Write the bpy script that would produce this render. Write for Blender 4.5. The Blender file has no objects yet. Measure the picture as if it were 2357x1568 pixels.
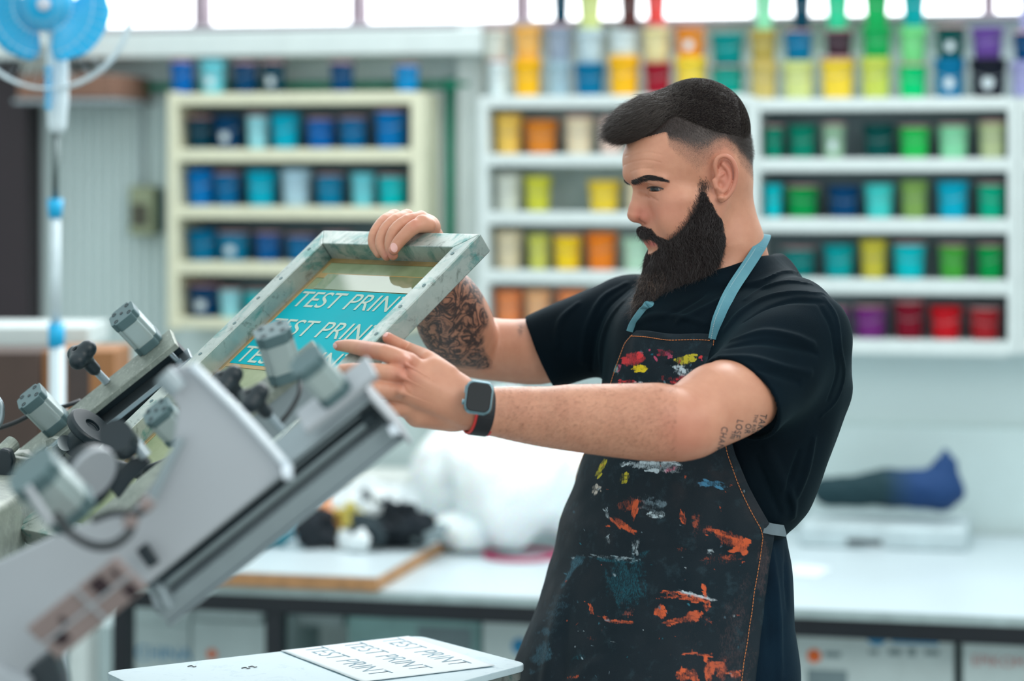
import bpy, bmesh, math, random
import numpy as np
import openvdb as vdb
from mathutils import Vector, Matrix
random.seed(7)
RNG = np.random.default_rng(11)
SC = bpy.context.scene
COL = SC.collection
FPX = 5565.0            # focal length of the photograph in pixels (85 mm lens)
CX, HY, CAMZ = 1178.5, 400.0, 1.62   # optical axis column, horizon row, camera height


def P(px, py, d):
    return Vector(((px - CX) * d / FPX, d, CAMZ - (py - HY) * d / FPX))


def S(px, d):
    return px * d / FPX


# ------------------------------------------------------------------ materials
def hexcol(r, g, b):
    def f(c):
        c = c / 255.0
        return c / 12.92 if c <= 0.04045 else ((c + 0.055) / 1.055) ** 2.4
    return (f(r), f(g), f(b), 1.0)


class NT:
    def __init__(self, name):
        self.m = bpy.data.materials.new(name)
        self.m.use_nodes = True
        self.t = self.m.node_tree
        self.n = self.t.nodes
        self.bsdf = self.n['Principled BSDF']
        self.out = self.n['Material Output']

    def new(self, kind, **kw):
        nd = self.n.new(kind)
        for k, v in kw.items():
            if k.startswith('i_'):
                key = k[2:].replace('_', ' ')
                nd.inputs[key].default_value = v
            else:
                setattr(nd, k, v)
        return nd

    def link(self, a, b):
        self.t.links.new(a, b)

    def coord(self, which='Object', scale=(1, 1, 1), rot=(0, 0, 0)):
        c = self.new('ShaderNodeTexCoord')
        mp = self.new('ShaderNodeMapping')
        mp.inputs['Scale'].default_value = scale
        mp.inputs['Rotation'].default_value = rot
        self.link(c.outputs[which], mp.inputs['Vector'])
        return mp.outputs['Vector']

    def noise(self, vec, scale=5, detail=4, rough=0.55, dist=0.0):
        nd = self.new('ShaderNodeTexNoise')
        nd.inputs['Scale'].default_value = scale
        nd.inputs['Detail'].default_value = detail
        nd.inputs['Roughness'].default_value = rough
        nd.inputs['Distortion'].default_value = dist
        if vec is not None:
            self.link(vec, nd.inputs['Vector'])
        return nd.outputs['Fac']

    def ramp(self, fac, stops):
        nd = self.new('ShaderNodeValToRGB')
        e = nd.color_ramp.elements
        while len(e) < len(stops):
            e.new(0.5)
        for el, (p, c) in zip(e, stops):
            el.position = p
            el.color = c if len(c) == 4 else (*c, 1)
        self.link(fac, nd.inputs['Fac'])
        return nd.outputs['Color']

    def mix(self, fac, a, b, mode='MIX'):
        nd = self.new('ShaderNodeMix', data_type='RGBA', blend_type=mode)
        for s, v in ((0, fac), (6, a), (7, b)):
            if hasattr(v, 'default_value') or hasattr(v, 'links'):
                self.link(v, nd.inputs[s])
            else:
                nd.inputs[s].default_value = v
        return nd.outputs[2]

    def math(self, op, a, b=0.0, c=None, clamp=False):
        nd = self.new('ShaderNodeMath', operation=op, use_clamp=clamp)
        for s, v in ((0, a), (1, b)) + (((2, c),) if c is not None else ()):
            if hasattr(v, 'links'):
                self.link(v, nd.inputs[s])
            else:
                nd.inputs[s].default_value = v
        return nd.outputs[0]

    def attr(self, name):
        nd = self.new('ShaderNodeAttribute', attribute_name=name)
        return nd

    def bump(self, height, strength=0.3, dist=0.002):
        nd = self.new('ShaderNodeBump')
        nd.inputs['Strength'].default_value = strength
        nd.inputs['Distance'].default_value = dist
        self.link(height, nd.inputs['Height'])
        self.link(nd.outputs['Normal'], self.bsdf.inputs['Normal'])

    def set(self, **kw):
        for k, v in kw.items():
            inp = self.bsdf.inputs[k.replace('_', ' ')]
            if hasattr(v, 'links'):
                self.link(v, inp)
            else:
                inp.default_value = v
        return self.m


def simple(name, rgb, rough=0.5, metal=0.0, var=0.12, scale=18, bump=0.0, **kw):
    """plain procedural material: base colour broken up by noise"""
    N = NT(name)
    c = hexcol(*rgb)
    v = N.coord()
    f = N.noise(v, scale, 5)
    lo = tuple(x * (1 - var) for x in c[:3]) + (1,)
    hi = tuple(min(1, x * (1 + var)) for x in c[:3]) + (1,)
    col = N.ramp(f, [(0.3, lo), (0.7, hi)])
    r = N.math('MULTIPLY_ADD', f, 0.2, rough - 0.1, clamp=True)
    if bump:
        N.bump(N.noise(v, scale * 6, 3), bump, 0.001)
    N.set(Base_Color=col, Roughness=r, Metallic=metal)
    for k, x in kw.items():
        N.set(**{k: x})
    return N.m


# ------------------------------------------------------------------ objects
def tag(o, label=None, cat=None, group=None, kind=None):
    if label: o['label'] = label
    if cat: o['category'] = cat
    if group: o['group'] = group
    if kind: o['kind'] = kind
    return o


def empty(name, loc, label=None, cat=None, group=None, kind=None, parent=None):
    o = bpy.data.objects.new(name, None)
    COL.objects.link(o)
    o.empty_display_size = 0.05
    o.location = loc
    if parent: put(o, parent)
    return tag(o, label, cat, group, kind)


def world_loc(o):
    v = Vector(o.location)
    p = o.parent
    while p is not None:
        v = v + Vector(p.location)
        p = p.parent
    return v


def put(o, parent):
    """parent o, keeping its world place (no object here is rotated before parenting)"""
    if parent is not None:
        w = world_loc(parent)
        o.parent = parent
        o.location = Vector(o.location) - w


def obj(name, data, mat=None, parent=None, smooth=False, label=None, cat=None, group=None, kind=None, bevel=0):
    if isinstance(data, bmesh.types.BMesh):
        me = bpy.data.meshes.new(name)
        data.normal_update()
        data.to_mesh(me)
        data.free()
    else:
        me = data
    if mat is not None:
        if isinstance(mat, (list, tuple)):
            for m in mat: me.materials.append(m)
        else:
            me.materials.append(mat)
    if smooth:
        me.polygons.foreach_set('use_smooth', [True] * len(me.polygons))
    # origin to the centre of the geometry
    n = len(me.vertices)
    if n and me.id_type == 'MESH':
        co = np.empty(n * 3, np.float32)
        me.vertices.foreach_get('co', co)
        co = co.reshape(-1, 3)
        c = (co.min(0) + co.max(0)) / 2
        me.vertices.foreach_set('co', (co - c).ravel())
        me.update()
    else:
        c = (0, 0, 0)
    o = bpy.data.objects.new(name, me)
    COL.objects.link(o)
    o.location = Vector([float(x) for x in c])
    if parent: put(o, parent)
    if bevel:
        b = o.modifiers.new('bevel', 'BEVEL')
        b.width = bevel
        b.segments = 2
        b.limit_method = 'ANGLE'
        b.angle_limit = math.radians(40)
        b.harden_normals = False
        if not smooth:
            me.polygons.foreach_set('use_smooth', [True] * len(me.polygons))
            w = o.modifiers.new('wn', 'WEIGHTED_NORMAL')
    return tag(o, label, cat, group, kind)


def np_mesh(name, co, faces):
    """faces: (n,4) or (n,3) int array or list of arrays"""
    me = bpy.data.meshes.new(name)
    groups = faces if isinstance(faces, list) else [faces]
    groups = [np.asarray(g, np.int32) for g in groups if len(g)]
    me.vertices.add(len(co))
    me.vertices.foreach_set('co', np.asarray(co, np.float32).ravel())
    nl = sum(g.size for g in groups)
    npoly = sum(len(g) for g in groups)
    me.loops.add(nl)
    me.loops.foreach_set('vertex_index', np.concatenate([g.ravel() for g in groups]))
    me.polygons.add(npoly)
    tot = np.concatenate([np.full(len(g), g.shape[1], np.int32) for g in groups])
    start = np.concatenate([[0], np.cumsum(tot)[:-1]]).astype(np.int32)
    me.polygons.foreach_set('loop_start', start)
    me.update(calc_edges=True)
    me.validate()
    return me


class Fr:
    """a local frame: origin plus three unit axes, in metres"""
    def __init__(self, o, a, b, c):
        self.o, self.a, self.b, self.c = Vector(o), Vector(a).normalized(), Vector(b).normalized(), Vector(c).normalized()

    def __call__(self, x, y, z):
        return self.o + self.a * x + self.b * y + self.c * z

    def at(self, x, y, z):
        return Fr(self(x, y, z), self.a, self.b, self.c)


WORLD = Fr((0, 0, 0), (1, 0, 0), (0, 1, 0), (0, 0, 1))


def box(bm, fr, x0, x1, y0, y1, z0, z1, top=None):
    """box in frame fr; top=(sx,sy) shrinks the z1 face"""
    vs = []
    for z in (z0, z1):
        cx, cy = (x0 + x1) / 2, (y0 + y1) / 2
        for x, y in ((x0, y0), (x1, y0), (x1, y1), (x0, y1)):
            if top and z == z1:
                x, y = cx + (x - cx) * top[0], cy + (y - cy) * top[1]
            vs.append(bm.verts.new(fr(x, y, z)))
    for f in ((0, 3, 2, 1), (4, 5, 6, 7), (0, 1, 5, 4), (1, 2, 6, 5), (2, 3, 7, 6), (3, 0, 4, 7)):
        bm.faces.new([vs[i] for i in f])
    return bm


def lathe(bm, fr, prof, n=28, axis='z'):
    """surface of revolution around fr.c (profile (r, h)); closed at both ends when r=0 or capped"""
    rings = []
    for r, h in prof:
        if r < 1e-6:
            rings.append([bm.verts.new(fr(0, 0, h))])
        else:
            rings.append([bm.verts.new(fr(r * math.cos(2 * math.pi * k / n), r * math.sin(2 * math.pi * k / n), h)) for k in range(n)])
    for A, B in zip(rings, rings[1:]):
        if len(A) == 1 and len(B) == 1: continue
        for k in range(n):
            k2 = (k + 1) % n
            if len(A) == 1: bm.faces.new((A[0], B[k], B[k2]))
            elif len(B) == 1: bm.faces.new((A[k], A[k2], B[0]))
            else: bm.faces.new((A[k], A[k2], B[k2], B[k]))
    if len(rings[0]) > 1: bm.faces.new(rings[0][::-1])
    if len(rings[-1]) > 1: bm.faces.new(rings[-1])
    return bm


def cyl(bm, a, b, r, r2=None, n=24):
    a, b = Vector(a), Vector(b)
    c = (b - a)
    L = c.length
    c.normalize()
    u = c.orthogonal().normalized()
    v = c.cross(u)
    return lathe(bm, Fr(a, u, v, c), [(r, 0), (r if r2 is None else r2, L)], n)


def prism(bm, pts, depth_vec):
    """polygon of 3-D points extruded by depth_vec"""
    dv = Vector(depth_vec)
    A = [bm.verts.new(p) for p in pts]
    B = [bm.verts.new(Vector(p) + dv) for p in pts]
    bm.faces.new(A)
    bm.faces.new(B[::-1])
    n = len(A)
    for i in range(n):
        bm.faces.new((A[i], B[i], B[(i + 1) % n], A[(i + 1) % n]))
    bmesh.ops.recalc_face_normals(bm, faces=bm.faces)
    return bm


def catmull(pts, n=8):
    pts = [np.array(p, float) for p in pts]
    out = []
    Q = [2 * pts[0] - pts[1]] + pts + [2 * pts[-1] - pts[-2]]
    for i in range(1, len(Q) - 2):
        p0, p1, p2, p3 = Q[i - 1:i + 3]
        for k in range(n):
            t = k / n
            out.append(0.5 * ((2 * p1) + (-p0 + p2) * t + (2 * p0 - 5 * p1 + 4 * p2 - p3) * t * t + (-p0 + 3 * p1 - 3 * p2 + p3) * t ** 3))
    out.append(pts[-1])
    return out


def tube(bm, pts, r, n=10, smooth_n=6, taper=None, cap=True, closed=False):
    pts = catmull(pts, smooth_n) if smooth_n else [np.array(p, float) for p in pts]
    pts = [Vector(p) for p in pts]
    if closed: pts = pts[:-1]
    m = len(pts)
    up = None
    rings = []
    for i, p in enumerate(pts):
        if closed:
            d = (pts[(i + 1) % m] - pts[i - 1]).normalized()
        else:
            d = (pts[min(i + 1, m - 1)] - pts[max(i - 1, 0)]).normalized()
        if up is None: up = d.orthogonal().normalized()
        up = (up - d * up.dot(d)).normalized()
        w = d.cross(up)
        rr = r if taper is None else r * (1 + (taper - 1) * i / (m - 1))
        rings.append([bm.verts.new(p + up * rr * math.cos(2 * math.pi * k / n) + w * rr * math.sin(2 * math.pi * k / n)) for k in range(n)])
    pairs = list(zip(rings, rings[1:])) + ([(rings[-1], rings[0])] if closed else [])
    for A, B in pairs:
        for k in range(n):
            bm.faces.new((A[k], A[(k + 1) % n], B[(k + 1) % n], B[k]))
    if cap and not closed:
        bm.faces.new(rings[0][::-1])
        bm.faces.new(rings[-1])
    return bm


def strip(bm, pts, wvec, t, n_smooth=6):
    """a flat strap: centre line pts, half-width vectors wvec (one or per point), thickness t along normal"""
    P_ = [Vector(p) for p in (catmull(pts, n_smooth) if n_smooth else pts)]
    m = len(P_)
    rows = []
    for i, p in enumerate(P_):
        d = (P_[min(i + 1, m - 1)] - P_[max(i - 1, 0)]).normalized()
        w = Vector(wvec)
        w = (w - d * w.dot(d)).normalized() * Vector(wvec).length
        nn = d.cross(w).normalized() * t
        rows.append([bm.verts.new(p + w + nn), bm.verts.new(p - w + nn), bm.verts.new(p - w - nn), bm.verts.new(p + w - nn)])
    for A, B in zip(rows, rows[1:]):
        for k in range(4):
            bm.faces.new((A[k], A[(k + 1) % 4], B[(k + 1) % 4], B[k]))
    bm.faces.new(rows[0][::-1]); bm.faces.new(rows[-1])
    bmesh.ops.recalc_face_normals(bm, faces=bm.faces)
    return bm


def text_bm(s, size=1.0, sub=0, italic=0.0, spacing=1.0, extrude=0.0, offset=0.0, xs=1.0, align='LEFT'):
    """text as a bmesh in its own plane (x right, y up), from Blender's own font"""
    cu = bpy.data.curves.new('t', 'FONT')
    cu.body = s
    cu.size = size
    cu.shear = italic
    cu.space_character = spacing
    cu.extrude = extrude
    cu.offset = offset
    cu.align_x = align
    o = bpy.data.objects.new('t', cu)
    COL.objects.link(o)
    bpy.context.view_layer.update()
    me = bpy.data.meshes.new_from_object(o)
    bpy.data.objects.remove(o)
    bm = bmesh.new()
    bm.from_mesh(me)
    bpy.data.meshes.remove(me)
    for v in bm.verts: v.co.x *= xs
    if sub:
        bmesh.ops.triangulate(bm, faces=bm.faces)
        for _ in range(4):
            es = [e for e in bm.edges if e.calc_length() > sub]
            if not es: break
            bmesh.ops.subdivide_edges(bm, edges=es, cuts=1)
            bmesh.ops.triangulate(bm, faces=[f for f in bm.faces if len(f.verts) > 3])
    return bm


# ------------------------------------------------------------------ implicit surfaces
class SDF:
    def __init__(self):
        self.pr = []

    def _add(self, fn, lo, hi, k, op):
        self.pr.append((fn, np.array(lo) - k, np.array(hi) + k, k, op))

    def rc(self, a, b, ra, rb, k=0.01, op='+'):
        a, b = np.array(a, float), np.array(b, float)
        ba = b - a
        L = float(ba @ ba) + 1e-12

        def fn(X, Y, Z):
            x, y, z = X - a[0], Y - a[1], Z - a[2]
            t = np.clip((x * ba[0] + y * ba[1] + z * ba[2]) / L, 0, 1)
            return np.sqrt((x - t * ba[0]) ** 2 + (y - t * ba[1]) ** 2 + (z - t * ba[2]) ** 2) - (ra + t * (rb - ra))
        r = max(ra, rb)
        self._add(fn, np.minimum(a, b) - r, np.maximum(a, b) + r, k, op)
        return fn

    def el(self, c, rad, k=0.01, op='+', R=None):
        c = np.array(c, float)
        rad = np.array(rad, float)
        R = np.eye(3) if R is None else np.array(R, float)

        def fn(X, Y, Z):
            x, y, z = X - c[0], Y - c[1], Z - c[2]
            q = [(R[i, 0] * x + R[i, 1] * y + R[i, 2] * z) for i in range(3)]
            k0 = np.sqrt(sum((q[i] / rad[i]) ** 2 for i in range(3)))
            k1 = np.sqrt(sum((q[i] / rad[i] ** 2) ** 2 for i in range(3))) + 1e-9
            return k0 * (k0 - 1) / k1
        m = np.sqrt(((R * rad[:, None]) ** 2).sum(0))
        self._add(fn, c - m, c + m, k, op)
        return fn

    def chain(self, pts, rads, k=0.01, op='+'):
        """tapered tube through the points, one primitive"""
        p = np.array(pts, float)
        rads = list(rads)

        def fn(X, Y, Z):
            out = None
            for i in range(len(p) - 1):
                a, ba = p[i], p[i + 1] - p[i]
                L = float(ba @ ba) + 1e-12
                x, y, z = X - a[0], Y - a[1], Z - a[2]
                t = np.clip((x * ba[0] + y * ba[1] + z * ba[2]) / L, 0, 1)
                d = np.sqrt((x - t * ba[0]) ** 2 + (y - t * ba[1]) ** 2 + (z - t * ba[2]) ** 2) - (rads[i] + t * (rads[i + 1] - rads[i]))
                out = d if out is None else np.minimum(out, d)
            return out
        r = max(rads)
        self._add(fn, p.min(0) - r, p.max(0) + r, k, op)

    def schain(self, pts, rads, k=0.01, op='+', n=4):
        """the same through a smooth curve"""
        q = np.array(catmull([np.append(np.array(a, float), b) for a, b in zip(pts, rads)], n))
        self.chain(q[:, :3], q[:, 3], k, op)

    def fn(self, f, lo, hi, k=0.01, op='+'):
        self._add(f, np.array(lo, float), np.array(hi, float), k, op)

    def _comb(self, F, d, k, op):
        if op == '+':
            h = np.clip(0.5 + 0.5 * (F - d) / k, 0, 1)
            return F + (d - F) * h - k * h * (1 - h)
        if op == '-':
            d = -d
            h = np.clip(0.5 - 0.5 * (F - d) / k, 0, 1)
            return F + (d - F) * h + k * h * (1 - h)
        if op == 'd':      # displacement
            return F + d
        raise ValueError(op)

    def at(self, pts):
        pts = np.asarray(pts, np.float32).reshape(-1, 3)
        X, Y, Z = pts.T
        F = np.full(len(X), 1.0, np.float32)
        for fn, lo, hi, k, op in self.pr:
            F = self._comb(F, fn(X, Y, Z), k, op)
        return F

    def grad(self, pts, e=0.0015):
        g = np.stack([self.at(pts + np.eye(3)[i] * e) - self.at(pts - np.eye(3)[i] * e) for i in range(3)], 1)
        return g / (np.linalg.norm(g, axis=1, keepdims=True) + 1e-9)

    def cast(self, o, d, t0, t1, n=46):
        """sphere-trace rays o+t*d (arrays); returns hit points (nan when missed)"""
        o, d = np.asarray(o, float), np.asarray(d, float)
        d = d / np.linalg.norm(d, axis=1, keepdims=True)
        t = np.full(len(o), float(t0))
        for _ in range(n):
            F = self.at(o + d * t[:, None])
            t = t + np.clip(F, -0.02, 0.08) * 0.8
        hit = np.abs(self.at(o + d * t[:, None])) < 0.004
        p = o + d * t[:, None]
        p[(~hit) | (t > t1)] = np.nan
        return p

    def cast_px(self, pts_px):
        """hit points seen from the camera position through photo pixels"""
        o = np.tile(np.array([0, 0, CAMZ]), (len(pts_px), 1))
        d = np.array([[(x - CX) / FPX, 1.0, -(y - HY) / FPX] for x, y in pts_px])
        return self.cast(o, d, 2.6, 4.4)

    def mesh(self, name, h, T=48):
        adds = [p for p in self.pr if p[4] == '+']
        lo = np.min([p[1] for p in adds], 0) - 4 * h
        hi = np.max([p[2] for p in adds], 0) + 4 * h
        i0 = np.floor(lo / h).astype(int)
        i1 = np.ceil(hi / h).astype(int)
        g = vdb.FloatGrid(1.0)
        g.background = 1.0
        cnt = 0
        for ix in range(i0[0], i1[0], T):
            for iy in range(i0[1], i1[1], T):
                for iz in range(i0[2], i1[2], T):
                    tlo = np.array([ix, iy, iz]) * h - 2 * h
                    thi = tlo + (T + 4) * h
                    act = [p for p in self.pr if np.all(p[1] <= thi) and np.all(p[2] >= tlo)]
                    if not any(p[4] == '+' for p in act): continue
                    X = ((np.arange(ix, ix + T)) * h).astype(np.float32)[:, None, None]
                    Y = ((np.arange(iy, iy + T)) * h).astype(np.float32)[None, :, None]
                    Z = ((np.arange(iz, iz + T)) * h).astype(np.float32)[None, None, :]
                    # coarse test
                    s = 12
                    Xc, Yc, Zc = X[s // 2::s], Y[:, s // 2::s], Z[:, :, s // 2::s]
                    Fc = np.full((len(Xc),) * 3, 1.0, np.float32)
                    for fn, a, b, k, op in act:
                        Fc = self._comb(Fc, fn(Xc, Yc, Zc).astype(np.float32), k, op)
                    if Fc.min() > s * h * 2.2:
                        continue
                    if Fc.max() < -s * h * 2.2:
                        F = np.full((T, T, T), -1.0, np.float32)
                    else:
                        F = np.full((T, T, T), 1.0, np.float32)
                        for fn, a, b, k, op in act:
                            F = self._comb(F, fn(X, Y, Z).astype(np.float32), k, op)
                        F = np.clip(F, -3 * h, 3 * h)
                        F = np.where(F >= 3 * h, 1.0, F)
                    g.copyFromArray(np.ascontiguousarray(F, dtype=np.float32), ijk=(ix, iy, iz))
                    cnt += 1
        # a uniform scale so the polygons come out in metres
        pts, _tr, quads = g.convertToPolygons(isovalue=0.0)
        pts = np.asarray(pts, np.float64) * h
        quads = np.asarray(quads, np.int32)[:, ::-1]
        return pts, quads


def noise3(X, Y, Z, seed=0, f=1.0):
    """cheap smooth pseudo-noise from sines, range about -1..1"""
    r = np.random.default_rng(seed)
    out = 0
    for i in range(5):
        w = r.normal(size=3)
        w = w / np.linalg.norm(w) * f * (1 + 0.45 * i)
        out = out + np.sin(X * w[0] + Y * w[1] + Z * w[2] + r.uniform(0, 6.28)) / (1 + 0.45 * i)
    return out / 2.2


def strands(name, roots, dirs, lens, rad, segs=5, curl=0.0, jitter=0.25, grav=(0, 0, 0), mat=None, parent=None, seed=1, label=None, clump=None):
    """hair as fine tapered three-sided mesh strands"""
    r = np.random.default_rng(seed)
    n = len(roots)
    d = dirs + r.normal(size=(n, 3)) * jitter
    d /= np.linalg.norm(d, axis=1, keepdims=True)
    g = np.array(grav)
    side = np.cross(d, r.normal(size=(n, 3)))
    side /= np.linalg.norm(side, axis=1, keepdims=True) + 1e-9
    ph = r.uniform(0, 6.28, n)
    p = roots.copy()
    co = np.empty((n, segs + 1, 3, 3), np.float32)
    for i in range(segs + 1):
        t = i / segs
        rr = rad * (1 - 0.8 * t)
        off = side * (np.sin(ph + t * 5.0) * curl * t * lens)[:, None]
        s2 = np.cross(d, side)
        for k in range(3):
            a = 2 * math.pi * k / 3
            co[:, i, k] = p + off + (side * math.cos(a) + s2 * math.sin(a)) * rr
        p = p + d * (lens / segs)[:, None]
        d = d + g / segs
        d = d + r.normal(size=(n, 3)) * jitter * 0.25
        d /= np.linalg.norm(d, axis=1, keepdims=True)
        side = side - d * (side * d).sum(1)[:, None]
        side /= np.linalg.norm(side, axis=1, keepdims=True) + 1e-9
    base = (np.arange(n) * (segs + 1) * 3)[:, None]
    q = []
    for i in range(segs):
        for k in range(3):
            k2 = (k + 1) % 3
            q.append([i * 3 + k, i * 3 + k2, (i + 1) * 3 + k2, (i + 1) * 3 + k])
    q = np.array(q)
    F = (base[:, :, None] + q[None]).reshape(-1, 4)
    me = np_mesh(name, co.reshape(-1, 3), F)
    return obj(name, me, mat, parent, smooth=True, label=label)


def sample_surface(pts, quads, n, seed=3, weight=None):
    r = np.random.default_rng(seed)
    a, b, c, d = (pts[quads[:, i]] for i in range(4))
    nr = np.cross(c - a, d - b)
    ar = np.linalg.norm(nr, axis=1)
    w = ar.copy()
    cen = (a + b + c + d) / 4
    if weight is not None:
        w = w * weight(cen)
    w = w / w.sum()
    idx = r.choice(len(quads), n, p=w)
    u, v = r.random((2, n, 1))
    p = (a[idx] * (1 - u) + b[idx] * u) * (1 - v) + (d[idx] * (1 - u) + c[idx] * u) * v
    nn = nr[idx] / (ar[idx][:, None] + 1e-12)
    return p, nn
# ------------------------------------------------------------------ where the screen frame is held
FT = P(744, 530, 3.66)
_B = P(430, 833, 3.50)
FV = (_B - FT).normalized()
_r = Vector(((1106 - CX) / FPX, 1.0, -(538 - HY) / FPX))
_c = Vector((0, 0, CAMZ))
_d = (FT - _c).dot(FV) / _r.dot(FV)
FTR = _c + _r * _d
FWID = (FTR - FT).length
FU = (FTR - FT).normalized()
FN_ = FU.cross(FV)
if FN_.z < 0: FN_ = -FN_
FLEN = 0.66
RAILW, RAILH = 0.031, 0.031
FRM = Fr(FT, FU, FV, FN_)


def plane_d(px, py, pt, nrm):
    r = Vector(((px - CX) / FPX, 1.0, -(py - HY) / FPX))
    return (Vector(pt) - _c).dot(Vector(nrm)) / r.dot(Vector(nrm))


def d_top(px, py, h=0.0):
    return plane_d(px, py, FT + FN_ * h, FN_)


def d_side(px, py, out=0.0):
    return plane_d(px, py, FTR + FU * out, FU)


def uv(px, py, h=-RAILH):
    r = Vector(((px - CX) / FPX, 1.0, -(py - HY) / FPX))
    q = _c + r * d_top(px, py, h) - FT
    return q.dot(FU), q.dot(FV)
# ================================================================== THE MAN
PSI = math.radians(13)
HD = 3.54
HS = HD / FPX
HBACK = np.array([math.cos(PSI), math.sin(PSI), 0.0])
HLAT = np.array([math.sin(PSI), -math.cos(PSI), 0.0])
HUP = np.array([0, 0, 1.0])
HO = np.array(P(1600, HY, HD))


def hloc(px, py, c):
    """head-local (x back, y up, c lateral; in px units) that is seen at photo pixel px,py"""
    q = (px - CX) / FPX
    # HO.x + s(x cos + c sin) = q (HD + s(x sin - c cos))
    x = (q * (HD - HS * c * math.cos(PSI)) - HO[0] - HS * c * math.sin(PSI)) / (HS * (math.cos(PSI) - q * math.sin(PSI)))
    Y = HD + HS * (x * math.sin(PSI) - c * math.cos(PSI))
    return x, -(py - HY) * Y / FPX / HS, c


def hw(x, y, c):
    return HO + HS * (x * HBACK + y * HUP + c * HLAT)


def H(px, py, c=0.0, mirror=False):
    x, y, cc = hloc(px, py, c)
    return hw(x, y, -cc if mirror else cc)


def hR(pitch=0.0, yaw=0.0):
    """ellipsoid axes: (back, up, lateral), pitched in the side plane (degrees, + lifts the back end)"""
    a = math.radians(pitch)
    b = HBACK * math.cos(a) + HUP * math.sin(a)
    u = -HBACK * math.sin(a) + HUP * math.cos(a)
    l = HLAT
    if yaw:
        w = math.radians(yaw)
        b, l = b * math.cos(w) + l * math.sin(w), -b * math.sin(w) + l * math.cos(w)
    return np.array([b, u, l])


def s_(px):
    return px * HS


body = SDF()


def hel(F, px, py, c, rx, ry, rc_, k, op='+', pitch=0, yaw=0, both=False):
    F.el(H(px, py, c), (s_(rx), s_(ry), s_(rc_)), s_(k), op, hR(pitch, yaw))
    if both:
        F.el(H(px, py, c, True), (s_(rx), s_(ry), s_(rc_)), s_(k), op, hR(pitch, -yaw))


def hrc(F, p0, p1, r0, r1, k, op='+', both=False):
    F.rc(H(*p0), H(*p1), s_(r0), s_(r1), s_(k), op)
    if both:
        F.rc(H(*p0, True), H(*p1, True), s_(r0), s_(r1), s_(k), op)


# --- skull and face
hel(body, 1588, 345, 0, 144, 128, 113, 10, pitch=-4)
hel(body, 1508, 372, 0, 74, 66, 88, 20)
hel(body, 1640, 400, 0, 90, 95, 100, 20)
hel(body, 1548, 450, 0, 78, 88, 84, 30)                     # mid face
hel(body, 1560, 458, 62, 46, 26, 36, 26, both=True, yaw=24)  # cheek bones
hrc(body, (1455, 403, 6), (1482, 405, 50), 11, 11, 24, both=True)   # brow ridge
hrc(body, (1482, 405, 50), (1522, 416, 78), 11, 9, 22, both=True)
hel(body, 1562, 500, 62, 50, 48, 32, 26, both=True)
hel(body, 1528, 535, 0, 52, 50, 58, 30)                     # muzzle
hrc(body, (1640, 470, 78), (1630, 548, 70), 34, 32, 30, both=True)   # jaw
hrc(body, (1630, 548, 70), (1530, 606, 24), 32, 26, 30, both=True)
hel(body, 1528, 606, 0, 34, 26, 34, 24)
# nose
hrc(body, (1469, 432, 0), (1464, 478, 0), 10, 14, 14)
hrc(body, (1463, 478, 0), (1460, 494, 0), 14, 16.5, 10)
hrc(body, (1480, 455, 6), (1492, 492, 16), 12, 15, 14, both=True)
hel(body, 1490, 501, 19, 16, 11.5, 10, 6, both=True)
hrc(body, (1462, 503, 0), (1486, 512, 0), 8, 7, 6)
hel(body, 1476, 513.5, 11, 9, 4.0, 5, 3, '-', both=True, pitch=-12)      # nostrils
hrc(body, (1506, 488, 30), (1511, 508, 30), 3.5, 2.5, 6, '-', both=True)   # wing crease
# lips (mostly under the moustache)
hrc(body, (1496, 553, 0), (1512, 556, 22), 7, 4, 5, both=True)
hrc(body, (1499, 566, 0), (1514, 564, 20), 8, 4, 5, both=True)
# eye sockets
hel(body, 1484, 438, 42, 18, 14, 26, 14, '-', both=True)
EYE = (1515, 435, 47)
for m in (False, True):
    c = H(*EYE, m)
    body.el(c, [s_(22.5)] * 3, s_(6))
# cut of the eye opening
hel(body, 1502, 435.5, 62, 19, 5.4, 26, 2.0, '-', both=True, pitch=-3)
# upper lid fold
hrc(body, (1486, 421, 54), (1506, 418, 68), 1.6, 1.8, 4, '-', both=True)
hrc(body, (1506, 418, 68), (1527, 424, 76), 1.8, 1.2, 4, '-', both=True)
# tear trough
# temple hollow
hel(body, 1538, 385, 118, 32, 34, 16, 22, '-', both=True)
# --- ear (near and far)
ear_k = 3.5
for m in (False, True):
    def E_(px, py, c): return H(px, py, c, m)
    body.el(E_(1668, 408, 112), (s_(23), s_(47), s_(17)), s_(9), '+', hR(-10))
    helix = [(1650, 402, 118), (1646, 380, 124), (1653, 363, 128), (1670, 359, 131), (1685, 369, 133), (1694, 390, 133), (1694, 413, 130), (1686, 437, 127), (1672, 455, 123), (1661, 462, 121)]
    pts = [E_(*q) for q in catmull(helix, 3)]
    body.chain(pts, [s_(5.6)] * len(pts), s_(2.2))
    body.el(E_(1660, 455, 121), (s_(9), s_(11), s_(7)), s_(5))            # lobe
    body.el(E_(1667, 398, 130), (s_(17), s_(30), s_(10)), s_(4), '-', hR(-10))
    body.el(E_(1660, 424, 130), (s_(10), s_(13), s_(11)), s_(5), '-')
    anti = [(1664, 378, 122), (1676, 392, 123), (1680, 412, 123), (1674, 432, 123), (1664, 442, 123)]
    pts = [E_(*q) for q in catmull(anti, 3)]
    body.chain(pts, [s_(5.2)] * len(pts), s_(4))
    body.rc(E_(1664, 400, 120), E_(1652, 408, 119), s_(4), s_(3.4), s_(4))
    body.rc(E_(1643, 416, 116), E_(1647, 431, 117), s_(4.5), s_(4), s_(9))   # tragus
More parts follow.
